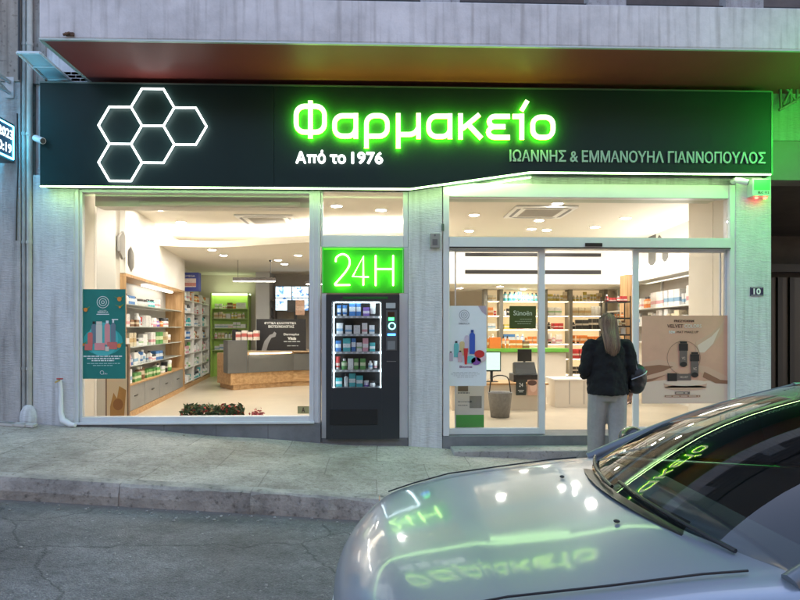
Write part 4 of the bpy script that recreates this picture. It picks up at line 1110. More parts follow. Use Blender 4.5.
# white poster on fixed pane
wpst = Card('window_poster', 'white poster with emblem and colourful tubes on the glass door', 'poster', X(444.5, .04), X(486.5, .04), Z(386, 465, .04), Z(305.8, 465, .04), .045, mat('poster_white', (.78, .80, .82), .5, var=.03))
gyp = prt('grey', (.30, .32, .33)); gyl = prt('grey_light', (.45, .48, .49))
for r_ in (.056, .035, .014): wpst.ring('emblem', .47, .885, r_, .006, gyp, 2)
wpst.text('NATURA', .38, .56, .805, .815, gyp); wpst.text('SIBERICA', .34, .60, .768, .792, gyp, .01)
wpst.poly('corner_shape', [(.80, 1), (1, 1), (1, .88), (.9, .92)], prt('lilac', (.45, .36, .42)), 1)
items = [(.15, .31, .10, .12, prt('lilac2', (.55, .45, .55)), prt('black', (.02, .02, .02))), (.28, .36, .11, .20, prt('aqua', (.15, .5, .5)), prt('black', 0)), (.42, .38, .12, .20, prt('sand', (.65, .5, .25)), wp),
         (.53, .42, .10, .24, prt('lilac3', (.6, .5, .6)), wp), (.66, .40, .13, .30, prt('blue', (.04, .10, .45)), prt('blue2', (.02, .05, .25))), (.37, .30, .10, .14, prt('rose', (.6, .4, .45)), prt('black', 0))]
for k, (u, v, w, h, a_, b_) in enumerate(items): bottle_art(wpst, u, v, w, h, a_, b_, 3+k)
wpst.poly('product_picture', [(.45, .47), (.56, .47), (.53, .27), (.48, .27)], prt('red', (.6, .03, .03)), 10)
for u, v, a_ in ((.83, .40, prt('red', 0)), (.88, .35, prt('pinkw', (.7, .5, .55))), (.62, .33, prt('aqua', 0)), (.75, .31, prt('violet', (.25, .08, .35)))): wpst.ell('product_picture', u, v, .12, .048, a_, 9+int(v*10) % 3)
wpst.text('Biome', .36, .66, .225, .255, prt('violet_d', (.22, .08, .18)), .02); wpst.lines([(.2, .8, .165, .006), (.15, .84, .145, .006), (.22, .78, .125, .006), (.3, .7, .105, .006)], gyl)
# brown poster
bpst = Card('window_poster', 'large copper brown make up poster in the right door pane', 'poster', X(642, .03), X(728.5, .03), Z(403.5, 685, .03), Z(315.5, 685, .03), .032, mat('poster_copper', (.68, .36, .25), .45, var=.10, scale=1.5))
bpst.z1 = bpst.z1
bd = prt('brown_dark', (.10, .045, .03)); sk = prt('silk', (.66, .38, .27)); sk2 = prt('silk_dark', (.30, .13, .075)); sk3 = prt('silk_pale', (.78, .56, .45))
bpst.poly('silk_picture', [(0, .0), (1, .0), (1, .30), (.8, .26), (.6, .24), (.3, .27), (0, .24)], sk3, 1)
bpst.poly('silk_picture', [(0, .46), (.18, .50), (.38, .47), (.42, .41), (.3, .33), (.12, .27), (0, .25)], sk, 2)
bpst.poly('silk_picture', [(0, .42), (.2, .44), (.36, .42), (.25, .37), (.1, .33), (0, .30)], sk2, 3)
bpst.poly('silk_picture', [(0, .27), (.12, .285), (.28, .33), (.12, .26), (0, .235)], sk2, 4)
bpst.poly('silk_picture', [(.62, .70), (.80, .80), (.92, .90), (.97, 1), (.93, .82), (.82, .66), (.70, .56), (.62, .55)], sk, 2)
bpst.poly('silk_picture', [(.64, .66), (.80, .76), (.9, .86), (.82, .68), (.72, .58), (.66, .58)], sk3, 3)
bpst.poly('silk_picture', [(.72, .36), (.9, .27), (1, .26), (1, .22), (.85, .23), (.7, .30)], sk2, 3)
bpst.poly('silk_picture', [(.62, .44), (.75, .42), (1, .30), (1, .26), (.85, .28), (.66, .36)], sk, 2)
bpst.ring('circle_line', .48, .52, .195, .003, bd, 4)
bpst.ell('podium_picture', .50, .235, .25, .035, sk3, 5, 28); bpst.poly('podium_picture', [(.25, .235), (.75, .235), (.74, .18), (.26, .18)], sk, 4); bpst.ell('podium_picture', .50, .18, .24, .03, sk, 4, 28)
bk_ = prt('ink', (.015, .012, .012)); gk = prt('ink_grey', (.14, .10, .09))
for (u, v) in ((.475, .43), (.605, .31)):
    bpst.rect('product_picture', u-.043, u+.043, v, v+.17, gk, 8); bpst.rect('product_picture', u-.052, u+.052, v+.17, v+.25, bk_, 9); bpst.rect('product_picture', u-.04, u+.04, v+.251, v+.275, bk_, 9); bpst.ell('product_picture', u, v+.015, .04, .03, bk_, 9)
    bpst.text('VC', u-.02, u+.02, v+.07, v+.10, sk3, 0, 10)
bpst.rect('product_picture', .29, .40, .255, .345, bk_, 8); bpst.rect('product_picture', .40, .56, .262, .338, gk, 7); bpst.text('VELVET', .43, .53, .29, .31, sk3, 0, 9)
bpst.text('FREZYDERM', .37, .60, .925, .950, bd, .03, 4); bpst.text('VELVET', .29, .475, .86, .90, bd, .01, 4); bpst.text('COLORS', .49, .685, .86, .90, prt('pinkpale', (.72, .60, .55)), .01, 4)
bpst.text('new', .31, .38, .795, .825, wp, .0, 4); bpst.text('MAT MAKE UP', .40, .65, .80, .825, bd, 0, 4)
bpst.rect('banner', .38, .55, .105, .135, gk, 6); bpst.rect('banner', .26, .67, .075, .095, sk2, 6); bpst.lines([(.27, .66, .08, .008), (.39, .54, .115, .01)], sk3, 7)
# olive sticker
ol = Card('window_sticker', 'olive green square sticker on the left door pane', 'sticker', X(509.5, .05), X(536, .05), Z(328.5, 520, .05), Z(306, 520, .05), .052, mat('olive', (.065, .085, .012), .5))
ol.text('Sünoën', .15, .85, .58, .80, prt('paleolive', (.6, .62, .45)), .01); ol.lines([(.4, .85, .40, .03), (.2, .85, .30, .03), (.3, .8, .2, .03)], prt('paleolive2', (.4, .42, .25)))
# black counter poster
by = 6.28
o_ = thing
bc = Card('counter_poster', 'black poster board with white Greek heading standing on the counter', 'poster', X(256.5, by), X(306, by), FL+.767, Z(319, 280, by), by, mat('poster_black', (.012, .012, .014), .4), .012)
bc.text('ΦΥΤΙΚΑ ΚΑΛΛΥΝΤΙΚΑ', .16, .80, .83, .91, wp, .02); bc.text('ΒΙΟΤΕΧΝΟΛΟΓΙΑΣ', .24, .76, .72, .80, wp, .02)
bc.text('Dermaplus', .55, .86, .46, .55, wp, .01); bc.text('Vitds', .63, .80, .34, .43, wp, .03); bc.lines([(.55, .88, .27, .03), (.62, .85, .14, .02)], gyl)
bc.poly('hand_picture', [(.10, .0), (.20, .0), (.24, .22), (.30, .40), (.38, .44), (.40, .55), (.36, .60), (.32, .52), (.27, .50), (.16, .30)], prt('handgrey', (.25, .25, .26)), 2)
m = MB(); m.prism_yz([(by+.013, FL+.767), (by+.16, FL+.767), (by+.013, FL+1.05)], bc.x0+.3, bc.x0+.32); m.build('stand', blackm, bc.t)
# small display on the counter: boxes red white
t = thing('counter_display', 'open dark display tray with red and white packs on the counter', 'display')
cy_ = 5.42; x0, x1 = X(229, cy_), X(254, cy_)-.12; zc_ = FL+1.0
m = MB(); m.box(x0, x0+.06, cy_+.25, cy_+.5, zc_+.003, Z(329.5, 232, cy_+.25)); m.box(x0+.061, x1, cy_+.45, cy_+.5, zc_+.003, zc_+.2); m.build('tray', black, t)
for k in range(4):
    m = MB(); a = x0+.07+k*.12; m.box(a, a+.1, cy_+.27, cy_+.42, zc_+.003, zc_+.17+.03*(k % 2)); m.build('pack', pack_mat('pk%d' % k, (.75, .68, .6), (.55, .12, .10), .35, .7), t)

# easel / floor board behind teal poster
ey = 1.0
eb = Card('floor_display', 'narrow amber coloured floor display board behind the teal poster', 'display board', X(105.5, .75), X(128.5, .75), FL+.012, FL+1.05, .75, mat('board_frame', (.20, .12, .07), .5), .05)
eb.rect('picture', .06, .94, .03, .97, prt('amber_pale', (.80, .66, .48)), 1)
eb.poly('picture', [(.2, .05), (.8, .1), (.9, .45), (.6, .50), (.5, .35), (.35, .42), (.2, .25)], prt('amber', (.50, .27, .08)), 2)
eb.ell('picture', .55, .28, .22, .07, prt('amber_deep', (.32, .14, .04)), 3); eb.rect('base_board', -.05, 1.05, -.01, .02, whitel, 3)
m = MB(); m.box(X(105.5, .75), X(128.5, .75), .72, .95, FL, FL+.011); m.build('foot', whitel, eb.t)
# planters
def planter(px0, px1, seed, label):
    rr = random.Random(seed); y = .34
    x0, x1 = X(px0, y), X(px1, y); t = thing('planter', label, 'plant pot', ((x0+x1)/2, y+.1, FL))
    L_ = (x1-x0)/2; m = MB(); m.box(-L_, L_, -.08, .1, 0, .2); m.build('trough', mat('trough_brown', (.10, .06, .035), .7), t, bevel=.01)
    zt_ = Z(407, 200, y)-FL
    for nm, mt, cnt, sz in (('foliage', mat('leaf_dark', (.045, .09, .02), .6, var=.5, scale=20), 300, .05), ('flowers', mat('petal_red', (.45, .05, .03), .6, var=.3, scale=20), 90, .036), ('dry_leaves', mat('leaf_tan', (.30, .20, .07), .7, var=.3, scale=20), 120, .024)):
        m = MB()
        for k in range(int(cnt*L_/.35)):
            p = Vector((rr.uniform(-L_, L_), rr.uniform(-.1, .1), rr.uniform(.19, zt_)+rr.gauss(0, .008))); e = Euler((rr.uniform(0, 6), rr.uniform(0, 6), rr.uniform(0, 6))).to_matrix()
            s_ = sz*rr.uniform(.6, 1.2); m.add([p+e@Vector(q)*s_ for q in ((0, -1, 0), (.5, 0, .15), (0, 1, 0), (-.5, 0, .15))], [(0, 1, 2, 3)])
        m.build(nm, mt, t)
planter(180.5, 242, 1, 'low trough of mixed greenery and red flowers behind the left window')
t = thing('potted_plant', 'small pink flowering plant on the floor right of the trough', 'plant pot', (X(257, .5), .5, FL))
m = MB(); m.lathe([(0, 0), (.05, 0), (.065, .12), (.055, .12), (.05, .10)], n=16); m.build('pot', mat('terracotta', (.35, .15, .08), .8), t)
m = MB(); rr = random.Random(4)
for k in range(120):
    p = Vector((rr.gauss(0, .035), rr.gauss(0, .03), .13+abs(rr.gauss(.06, .035)))); e = Euler((rr.uniform(0, 6), rr.uniform(0, 6), rr.uniform(0, 6))).to_matrix()
    m.add([p+e@Vector(q)*.022 for q in ((0, -1, 0), (.5, 0, .15), (0, 1, 0), (-.5, 0, .15))], [(0, 1, 2, 3)])
m.build('flowers', mat('petal_pink', (.55, .12, .12), .6, var=.4, scale=20), t)
# A sticker
st = Card('window_sticker', 'small yellowish square sticker with letter A at the window corner', 'sticker', X(297.5, .02), X(309, .02), Z(414, 303), Z(406.5, 303), .026, mat('sticker_tan', (.42, .36, .16), .6), .003)
st.text('A', .35, .65, .15, .85, prt('brown_dark', 0), .02)

# ---------------- right room furniture
sy = 6.25
sh = thing('back_shelving', 'backlit cream shelving across the back wall of the right room', 'shelving')
sxa, sxb = X(486, sy), X(606, sy)
SZ = [Z(p, 540, sy) for p in (300.8, 315.3, 329.0, 343.5, 358.5, 374, 392)]
m = MB(); m.box(sxa, sxb, sy+.34, sy+.36, FL, LZ-.002); m.build('back_panel', mat('cream_back', (.80, .68, .48), .6, emit=(1, .75, .42), es=.10), sh)
posts = [486, 501.5, 546, 571, 606]
m = MB()
for p in posts: m.box(X(p, sy)-.035, X(p, sy)+.035, sy, sy+.33, FL, LZ-.003)
m.build('upright', mat('upright_grey', (.22, .21, .18), .5), sh)
for z in SZ:
    s_ = None
    m = MB()
    for a, b in zip(posts[:-1], posts[1:]): m.box(X(a, sy)+.036, X(b, sy)-.036, sy+.01, sy+.338, z-.02, z)
    s_ = m.build('shelf', mat('cream_shelf', (.74, .66, .54), .45), sh)
    m = MB()
    for a, b in zip(posts[:-1], posts[1:]): m.box(X(a, sy)+.06, X(b, sy)-.06, sy+.03, sy+.045, z-.026, z-.021)
    m.build('shelf_light', emat('shelf_warm_led', (1, .85, .6), 6), s_)
# wood column near right
m = MB(); xx = X(627, 3.2); m.box(xx, xx+.16, 3.2, 3.5, FL, Z(274.5, 630, 3.2)); tag(m.build('wooden_post', oakv), 'narrow oak post behind the right door mullion', 'post')
# black rack
ry = 3.0; rx0, rx1 = X(606, ry), X(631, ry)
rk_ = thing('display_rack', 'black metal rack of small goods beside the oak post', 'rack')
m = MB(); zt_ = Z(296, 620, ry)
for x in (rx0, rx1-.015):
    for y in (ry, ry+.24): m.box(x, x+.015, y, y+.015, FL, zt_)
m.build('frame', blackm, rk_)
RZs = [Z(p, 620, ry) for p in (302, 318.5, 326.5, 335, 345.5, 356, 368)]
for z in RZs:
    m = MB(); m.box(rx0+.016, rx1-.016, ry, ry+.254, z-.01, z); m.box(rx0+.016, rx1-.016, ry-.004, ry-.001, z-.012, z+.015); m.build('shelf', blackm, rk_)
# right wall shelves
rs = thing('wall_shelves', 'white shelves fixed to the right wall under the light box', 'shelving', (B0.x, B0.y, 0), -math.atan2(dirB.x, dirB.y))
for z in (1.80, 1.50, 1.2):
    ub('shelf', [(.02, .298, .05, 4.9, z-.02, z)], whitel, rs)
for yy in (.06, 1.25, 2.5, 3.7, 4.88): ub('bracket', [(.27, .298, yy, yy+.02, 1.18, 2.26)], alu, rs)
# counter with green edge, desk
t = thing('middle_counter', 'counter with a green edge behind the door panes', 'counter')
cy2 = 4.0
m = MB(); m.box(X(470, cy2), X(566, cy2), cy2, cy2+.5, FL, Z(352.5, 520, cy2)); m.build('body', creamp, t)
m = MB(); m.box(X(468, cy2), X(568, cy2), cy2-.05, cy2+.52, Z(352, 520, cy2), Z(348.5, 520, cy2)); m.build('top', mat('edge_green', (.15, .45, .06), .35), t)
c2top = Z(348.5, 520, cy2)
t = thing('cash_desk', 'cream cash desk with oak top inside the entrance', 'desk')
cy3 = 2.3; ztop = Z(383, 520, cy3)
m = MB(); m.box(X(452, cy3), X(546, cy3), cy3, cy3+.6, FL, ztop-.03); m.build('body', mat('desk_cream', (.66, .56, .44), .5), t)
m = MB(); m.box(X(449, cy3), X(548, cy3), cy3-.04, cy3+.62, ztop-.029, ztop); m.build('top', oak, t)
t = thing('white_cabinet', 'low cream cabinet standing between desk and customer', 'cabinet')
cy4 = 2.6; zt4 = Z(379, 570, cy4)
m = MB(); m.box(X(555, cy4), X(598, cy4), cy4, cy4+.5, FL, zt4-.02); m.build('body', mat('cab_cream', (.75, .68, .56), .5), t); m = MB(); m.box(X(554, cy4), X(599, cy4), cy4-.02, cy4+.52, zt4-.019, zt4); m.build('top', whitel, t)
m = MB()
for px in (569.5, 584): m.box(X(px, cy4)-.003, X(px, cy4)+.003, cy4-.003, cy4-.001, FL+.05, zt4-.03)
m.build('door_gap', alu_d, t)
# monitor
t = thing('computer_monitor', 'small monitor with pale green screen on the cash desk', 'monitor')
my = 2.5
m = MB(); m.box(X(484, my), X(501, my), my, my+.03, Z(371.5, 490, my), Z(351.5, 490, my)); m.build('housing', black, t)
m = MB(); m.box(X(485, my), X(500, my), my-.003, my-.001, Z(370, 490, my), Z(352.5, 490, my)); m.build('screen', emat('screen_mint', (.70, 1, .80), .28), t)
m = MB(); xm = X(492, my); m.box(xm-.02, xm+.02, my+.031, my+.05, ztop+.011, Z(365, 490, my)); m.box(xm-.09, xm+.09, my-.04, my+.14, ztop, ztop+.01); m.build('stand', black, t)
# dark register / printer stack
t = thing('cash_register', 'black till with raised display on the cash desk', 'till')
m = MB(); m.box(X(513, my), X(540, my), my-.05, my+.3, ztop, ztop+.12); m.build('drawer', black, t, bevel=.01)
m = MB(); m.prism_yz([(my, ztop+.121), (my+.25, ztop+.121), (my+.25, ztop+.28), (my+.15, ztop+.30)], X(516, my), X(537, my)); m.build('housing', blackm, t, bevel=.008)
m = MB(); m.box(X(520, my), X(534, my), my+.15, my+.18, ztop+.31, ztop+.50); m.box(X(526, my), X(528, my), my+.17, my+.2, ztop+.28, ztop+.4); m.build('display', black, t)
# desk front pictures
dc = Card('desk_leaflet', 'black leaflet standing at the front of the cash desk', 'leaflet', X(516, cy3-.06), X(526, cy3-.06), ztop-.18, Z(379.5, 520, cy3), cy3-.06, mat('leaf_black', (.02, .025, .02), .4), .004)
dc.text('24', .3, .7, .55, .8, wp); dc.lines([(.2, .8, .3, .04), (.3, .7, .2, .04)], wp)
dc = Card('desk_leaflet', 'leaflet with a face in skin tones beside the black leaflet', 'leaflet', X(527.5, cy3-.06), X(539, cy3-.06), ztop-.18, Z(379.5, 520, cy3), cy3-.06, prt('skinl', (.62, .36, .26)), .004)
dc.ell('picture', .5, .55, .3, .35, prt('skinl2', (.75, .50, .38)), 1); dc.ell('picture', .4, .8, .4, .18, prt('brown_dark', 0), 2)
# green floor display behind the fixed pane
gd = Card('floor_display', 'white and green floor display board behind the white poster', 'display board', X(455, .3), X(484, .3), FL+.01, Z(384, 470, .3), .3, whitel, .03)
gd.rect('green_panel', 0, 1, 0, .36, mat('board_green', (.10, .48, .10), .5), 1); gd.lines([(.1, .5, .80, .03), (.1, .6, .62, .02), (.1, .45, .55, .02)], gyp); gd.rect('picture', .5, .92, .5, .75, prt('graypic', (.3, .3, .28)), 2); gd.rect('picture', .1, .45, .85, .97, prt('brown2', (.2, .15, .1)), 2)
m = MB(); m.box(X(455, .3), X(484, .3), .25, .42, FL, FL+.009); m.build('foot', whitel, gd.t)
# striped plant pot / basket near desk
t = thing('shopping_basket', 'grey wire basket with a curved handle in front of the cash desk', 'basket')
bx, by2 = X(500, 1.6), 1.6
m = MB(); m.lathe([(0, FL), (.13, FL), (.17, FL+.34), (.175, FL+.35), (.16, FL+.34), (.12, FL+.02), (0, FL+.02)], (bx, by2, 0), 24); m.build('body', mat('basket_grey', (.22, .21, .20), .6, var=.2, scale=30), t)
m = MB(); m.tube(smooth_path([Vector((bx-.15, by2, FL+.35)), Vector((bx-.1, by2, FL+.56)), Vector((bx+.1, by2, FL+.56)), Vector((bx+.15, by2, FL+.35))]), .009, 6); m.build('handle', black, t)

# ------------------------------------------------------------------ products
PAL = [('white', pack_mat('pack_white', (.80, .80, .78), (.80, .80, .80), .3, .7)), ('white', pack_mat('pack_white_blue', (.82, .82, .82), (.25, .45, .65), .25, .5)), ('white', pack_mat('pack_white_green', (.82, .82, .80), (.35, .55, .30), .35, .55)),
       ('white', pack_mat('pack_white_pink', (.82, .80, .78), (.70, .35, .38), .2, .42)), ('cream', pack_mat('pack_cream', (.75, .66, .48), (.60, .42, .2), .3, .6)), ('yellow', pack_mat('pack_yellow', (.75, .62, .12), (.8, .8, .7), .35, .65)),
       ('orange', pack_mat('pack_orange', (.72, .22, .04), (.8, .6, .4), .35, .6)), ('red', pack_mat('pack_red', (.60, .05, .05), (.75, .6, .55), .3, .5)), ('blue', pack_mat('pack_blue', (.06, .20, .50), (.7, .75, .8), .35, .7)),
       ('turquoise', pack_mat('pack_turq', (.08, .45, .48), (.75, .8, .8), .3, .6)), ('green', pack_mat('pack_green', (.12, .36, .10), (.7, .75, .5), .35, .65)), ('purple', pack_mat('pack_purple', (.22, .12, .45), (.7, .65, .75), .3, .6)),
       ('black', pack_mat('pack_black', (.03, .03, .03), (.55, .5, .42), .4, .6)), ('brown', pack_mat('pack_brown', (.22, .10, .04), (.65, .55, .4), .35, .65)), ('pink', pack_mat('pack_pink', (.72, .35, .42), (.8, .75, .75), .3, .6))]
PI_ = {'W': [0, 1, 2, 3], 'C': [4], 'Y': [5], 'O': [6], 'R': [7], 'B': [8], 'T': [9], 'G': [10], 'P': [11], 'K': [12], 'N': [13], 'I': [14]}
capm = mat('cap_white', (.75, .75, .74), .35); capk = mat('cap_dark', (.04, .04, .045), .35)
PM = {}
def pmesh(kind, w, d, h, v=0):
    key = (kind, round(w, 3), round(d, 3), round(h, 3), v)
    if key in PM: return PM[key]
    m = MB(); cap = capk if v % 3 == 0 else capm
    if kind == 'box': m.box(-w/2, w/2, -d/2, d/2, 0, h)
    elif kind == 'bottle':
        r = w/2; m.lathe([(0, 0), (r*.95, 0), (r, .01), (r, h*.66), (r*.75, h*.74), (r*.42, h*.78), (r*.42, h*.8)], n=12); m.cur = 1
        m.lathe([(r*.5, h*.8), (r*.5, h*.97), (r*.42, h), (0, h)], n=12)
    elif kind == 'jar':
        r = w/2; m.lathe([(0, 0), (r*.95, 0), (r, .008), (r, h*.62), (r*.9, h*.66)], n=14); m.cur = 1; m.lathe([(r*1.02, h*.66), (r*1.02, h*.98), (r*.95, h), (0, h)], n=14)
    else:
        r = w/2; m.cur = 1; m.lathe([(0, 0), (r*.8, 0), (r*.8, h*.16)], n=12); m.cur = 0
        m.lathe([(r*.8, h*.16), (r, h*.22), (r*1.02, h*.6), (r*1.1, h*.97)], n=12, ay=.75); m.add([(-r*1.15, -.004, h*.95), (r*1.15, -.004, h*.95), (r*1.15, .004, h*.95), (-r*1.15, .004, h*.95), (-r*1.15, -.004, h), (r*1.15, -.004, h), (r*1.15, .004, h), (-r*1.15, .004, h)], [(4, 5, 6, 7), (0, 1, 5, 4), (1, 2, 6, 5), (2, 3, 7, 6), (3, 0, 4, 7)])
    me = m.mesh('product_'+kind, [PAL[0][1], cap]); PM[key] = me; return me
ORD = ['first', 'second', 'third', 'fourth', 'fifth', 'sixth', 'seventh', 'eighth', 'ninth', 'tenth', 'eleventh', 'twelfth', 'thirteenth', 'fourteenth', 'fifteenth', 'sixteenth', 'seventeenth', 'eighteenth', 'nineteenth', 'twentieth']
rp = random.Random(21); KC = {'box': 0, 'bottle': 0, 'jar': 0, 'tube': 0}
def fill(M_, ax, p0, length, z, pal, kinds, hmin, hmax, wmin, wmax, where, start, group, gap=(.004, .02), n_max=20, scale=1.0, skip=.0, run=2):
    """items along local axis ax ('x' or 'y') from p0 (local xy of the row line)"""
    u = rp.uniform(0, .02); i = 0; nrun = 0
    while i < n_max:
        if nrun <= 0:
            k = rp.choice(kinds); c = rp.choice(pal); pid = rp.choice(PI_[c]); w = round(rp.uniform(wmin, wmax)/.012)*.012; h = round(rp.uniform(hmin, hmax)/.025)*.025; nrun = rp.randint(1, run)
            if k == 'jar': h = min(h, w*1.1); 
            if k == 'bottle': w = min(w, h*.5)
            if k == 'tube': w = min(w, h*.4)
        if u+w > length: break
        if rp.random() < skip: u += w*1.3; continue
        me = pmesh(k, w, w*.7 if k == 'box' else w, h, pid)
        o = bpy.data.objects.new('product_'+k, me); col.objects.link(o)
        lx, ly_ = (p0[0]+u+w/2, p0[1]+rp.uniform(-.015, .015)) if ax == 'x' else (p0[0]+rp.uniform(-.015, .015), p0[1]+u+w/2)
        o.matrix_world = M_ @ Matrix.Translation((lx, ly_, z+.0005)) @ Matrix.Rotation(rp.uniform(-.12, .12)+(PI/2 if ax == 'y' else 0), 4, 'Z')
        o.material_slots[0].link = 'OBJECT'; o.material_slots[0].material = PAL[pid][1]
        tag(o, f'{PAL[pid][0]} {k}, {ORD[i]} from {start}, {where}', k, group)
        KC[k] += 1; i += 1; nrun -= 1; u += w+rp.uniform(*gap)
bpy.context.view_layer.update()
I4 = Matrix.Identity(4)
MA = ua.matrix_world.copy(); MBk = ubk.matrix_world.copy(); MR = rs.matrix_world.copy()
kinds = ['box', 'bottle', 'box', 'jar', 'tube', 'bottle']
SH = ['top shelf', 'second shelf down', 'third shelf down', 'fourth shelf down', 'fifth shelf down', 'sixth shelf down', 'lowest shelf']
for k, z in enumerate(UZ[::-1]+[.46]):
    pal = ['TBTWWWCWWW', 'WPIORWWWWN', 'WWCWNWGW', 'WWIWKBWW', 'GNWGKW'][k]
    fill(MA, 'y', (-.10, .06), 3.8, z, pal, kinds, .11 if k else .09, .20 if k else .15, .09, .20, SH[k]+' of the oak wall unit' if k < 4 else 'on the oak drawer top', 'the window', f'goods on the {SH[k]} of the oak wall unit' if k < 4 else 'goods on the oak drawer top', n_max=20, gap=(.01, .05))
for bay in range(3):
    for k, z in enumerate(WZ[::-1]):
        pal = ['OOWWN', 'ORWWW', 'WWWTW', 'WWNBO', 'GTWWI', 'WWWGW', 'WTWWG'][k]
        fill(MBk, 'y', (-.07, bay*1.08+.05), .98, z, pal, kinds, .12, .22, .07, .16, f'{SH[k]}, {("near", "middle", "far")[bay]} bay of white shelving', 'near end', 'goods on the tall white shelving', n_max=8, gap=(.004, .02))
for k, z in enumerate(LZs):
    fill(I4, 'x', (lx0+.03, ly+.09), lx1-lx0-.04, z, ['WWONG', 'CCYCW', 'WWCWI', 'WIWC', 'W'][k], ['box', 'bottle', 'box'], .10, .17, .07, .13, f'{SH[k]} of the lime shelving', 'the left', 'goods on the lime shelving', n_max=9)
for k, z in enumerate(DZs[1:]):
    fill(I4, 'x', (dx0+.05, dy+.1), dx1-dx0-.1, z, 'KNCGR', ['box', 'bottle'], .07, .13, .04, .07, f'{SH[k+1]} of the dark shelving', 'the left', 'goods on the dark shelving', n_max=5)
for bi, (a, b) in enumerate(zip(posts[:-1], posts[1:])):
    for k, z in enumerate(SZ[:6]):
        pal = [['CCW', 'WKOR', 'WIKW', 'OOW', 'WGR', 'WCW'], ['TTT', 'WWKW', 'WIYR', 'OWKB', 'WGY', 'YCW'], ['YCC', 'WWC', 'RRWK', 'WWI', 'OON', 'WCG'], ['YYC', 'CWW', 'KKWK', 'OOW', 'OOR', 'GWK']][bi][k]
        fill(I4, 'x', (X(a, sy)+.05, sy+.12), X(b, sy)-X(a, sy)-.1, z, pal, ['box', 'bottle', 'box', 'tube'], .11, .22, .07, .15, f'{SH[k]}, {ORD[bi]} bay of back shelving', 'the left', 'goods on the backlit shelving', n_max=8, run=3)
for k, z in enumerate((1.80, 1.50)):
    fill(MR, 'y', (.10, .08), 4.7, z, 'WWWOCGW' if k == 0 else 'WWWWCT', kinds, .13, .27, .1, .2, f'{("upper", "lower")[k]} shelf on the right wall', 'the window', 'goods on the right wall shelves', n_max=20, gap=(.005, .03), run=3)
    fill(MR, 'y', (.18, 2.6), 2.2, z, 'WWWOCGW', kinds, .13, .27, .1, .2, f'{("upper", "lower")[k]} right wall shelf, far back row', 'the window', 'goods on the right wall shelves', n_max=14, gap=(.005, .03), run=3)
for k, z in enumerate(RZs[:6]):
    fill(I4, 'x', (rx0+.03, ry+.1), rx1-rx0-.06, z, ['RR', 'OONK', 'WCN', 'WRCW', 'NWC', 'WC'][k], ['box', 'bottle', 'tube'], .08, .14 if k else .12, .04, .07, f'{SH[k]} of the black rack', 'the left', 'goods on the black rack', n_max=6)
gz_top = gz1
vkinds = [['box', 'box', 'tube'], ['box'], ['box'], ['tube', 'bottle', 'box'], ['bottle', 'box', 'jar']]
for k, z in enumerate(shelf_z):
    fill(I4, 'x', (gx0+.03, .05), gx1-gx0-.06, z, ['BWTP', 'WBBW', 'WBIRTW', 'WTWGR', 'WBPWTI'][k], vkinds[k], .10, .15, .045, .08, f'{SH[k] if k < 4 else "lowest shelf"} of the vending machine', 'the left', 'goods in the vending machine', n_max=9, gap=(.008, .03), run=1)
# goods on counters
fill(I4, 'x', (X(488, cy2), cy2+.2), X(545, cy2)-X(488, cy2), c2top, 'OWGOWNK', ['box', 'bottle'], .12, .24, .05, .16, 'on the green edged counter', 'the left', 'goods on the green edged counter', n_max=9)
o = MB(); o.box(X(490, cy2), X(501, cy2), cy2+.0, cy2+.1, c2top, c2top+.2); tag(o.build('carton', mat('carton_orange', (.72, .20, .03), .5)), 'bright orange carton at the left of the green edged counter', 'carton')
# purple headed jars on top of the oak wall unit shelf
print('products', KC)

# ------------------------------------------------------------------ small wall fittings
def cctv(x, y, z, dirx, label):
    t = thing('security_camera', label, 'camera', (x, y, z))
    m = MB(); m.cone((0, 0, 0), (0, -.05, 0), .035, .03, 14); m.tube([(0, -.05, 0), (0, -.09, -.01)], .012, 8); m.build('mount', white_paint, t)
    m = MB(); a = Vector((0, -.09, -.01)); d = Vector((dirx, -.45, -.35)).normalized(); m.cone(a-d*.03, a+d*.11, .034, .034, 16); m.build('housing', white_paint, t)
    m = MB(); m.cone(a+d*.111, a+d*.118, .029, .026, 16); m.build('lens', black, t)
cctv(X(38, SY), SY+.0 if False else -.13, Z(141, 38, -.1), .8, 'white security camera at the left end of the sign')
cctv(X(733, -.03), -.03, Z(182, 733), .9, 'white security camera under the sign at the right pillar')
al = thing('alarm_box', 'green and white alarm box with red lights on right pillar', 'alarm box')
ay_ = -.14
m = MB(); m.box(X(752.5, ay_), X(770.5, ay_), ay_, -.031, Z(196, 760, ay_), Z(178.5, 760, ay_)); m.build('housing', mat('alarm_white', (.55, .68, .58), .4), al, bevel=.006)
m = MB(); m.box(X(754, ay_), X(770, ay_), ay_-.003, ay_-.0005, Z(190, 760, ay_), Z(179.5, 760, ay_)); m.build('cover', mat('alarm_green', (.10, .55, .16), .4), al)
m = text_mb('ELC 112', X(758, ay_), X(769, ay_), Z(193.5, 760, ay_), Z(191.3, 760, ay_), ay_-.004, .002, .02); m.build('lettering', prt('ink', 0), al)
m = MB()
for px in (757.5, 766): m.blob((X(px, ay_), ay_+.02, Z(197.5, 760, ay_)), (.022, .02, .014), 10, 6)
m.build('warning_light', emat('alarm_red', (1, .05, .03), 3.5), al)
hn = Card('house_number', 'dark blue enamel plate with white number 10', 'number plate', X(750.5, -.04), X(763.5, -.04), Z(296, 757, -.04), Z(287, 757, -.04), -.04, mat('enamel_blue', (.01, .018, .07), .25), .008)
hn.text('10', .22, .78, .18, .84, wp, .03)
hn.rect('border', .04, .96, .06, .09, wp, 1); hn.rect('border', .04, .96, .91, .94, wp, 1)
kb = thing('key_switch', 'small grey metal key switch box on the middle pillar', 'switch')
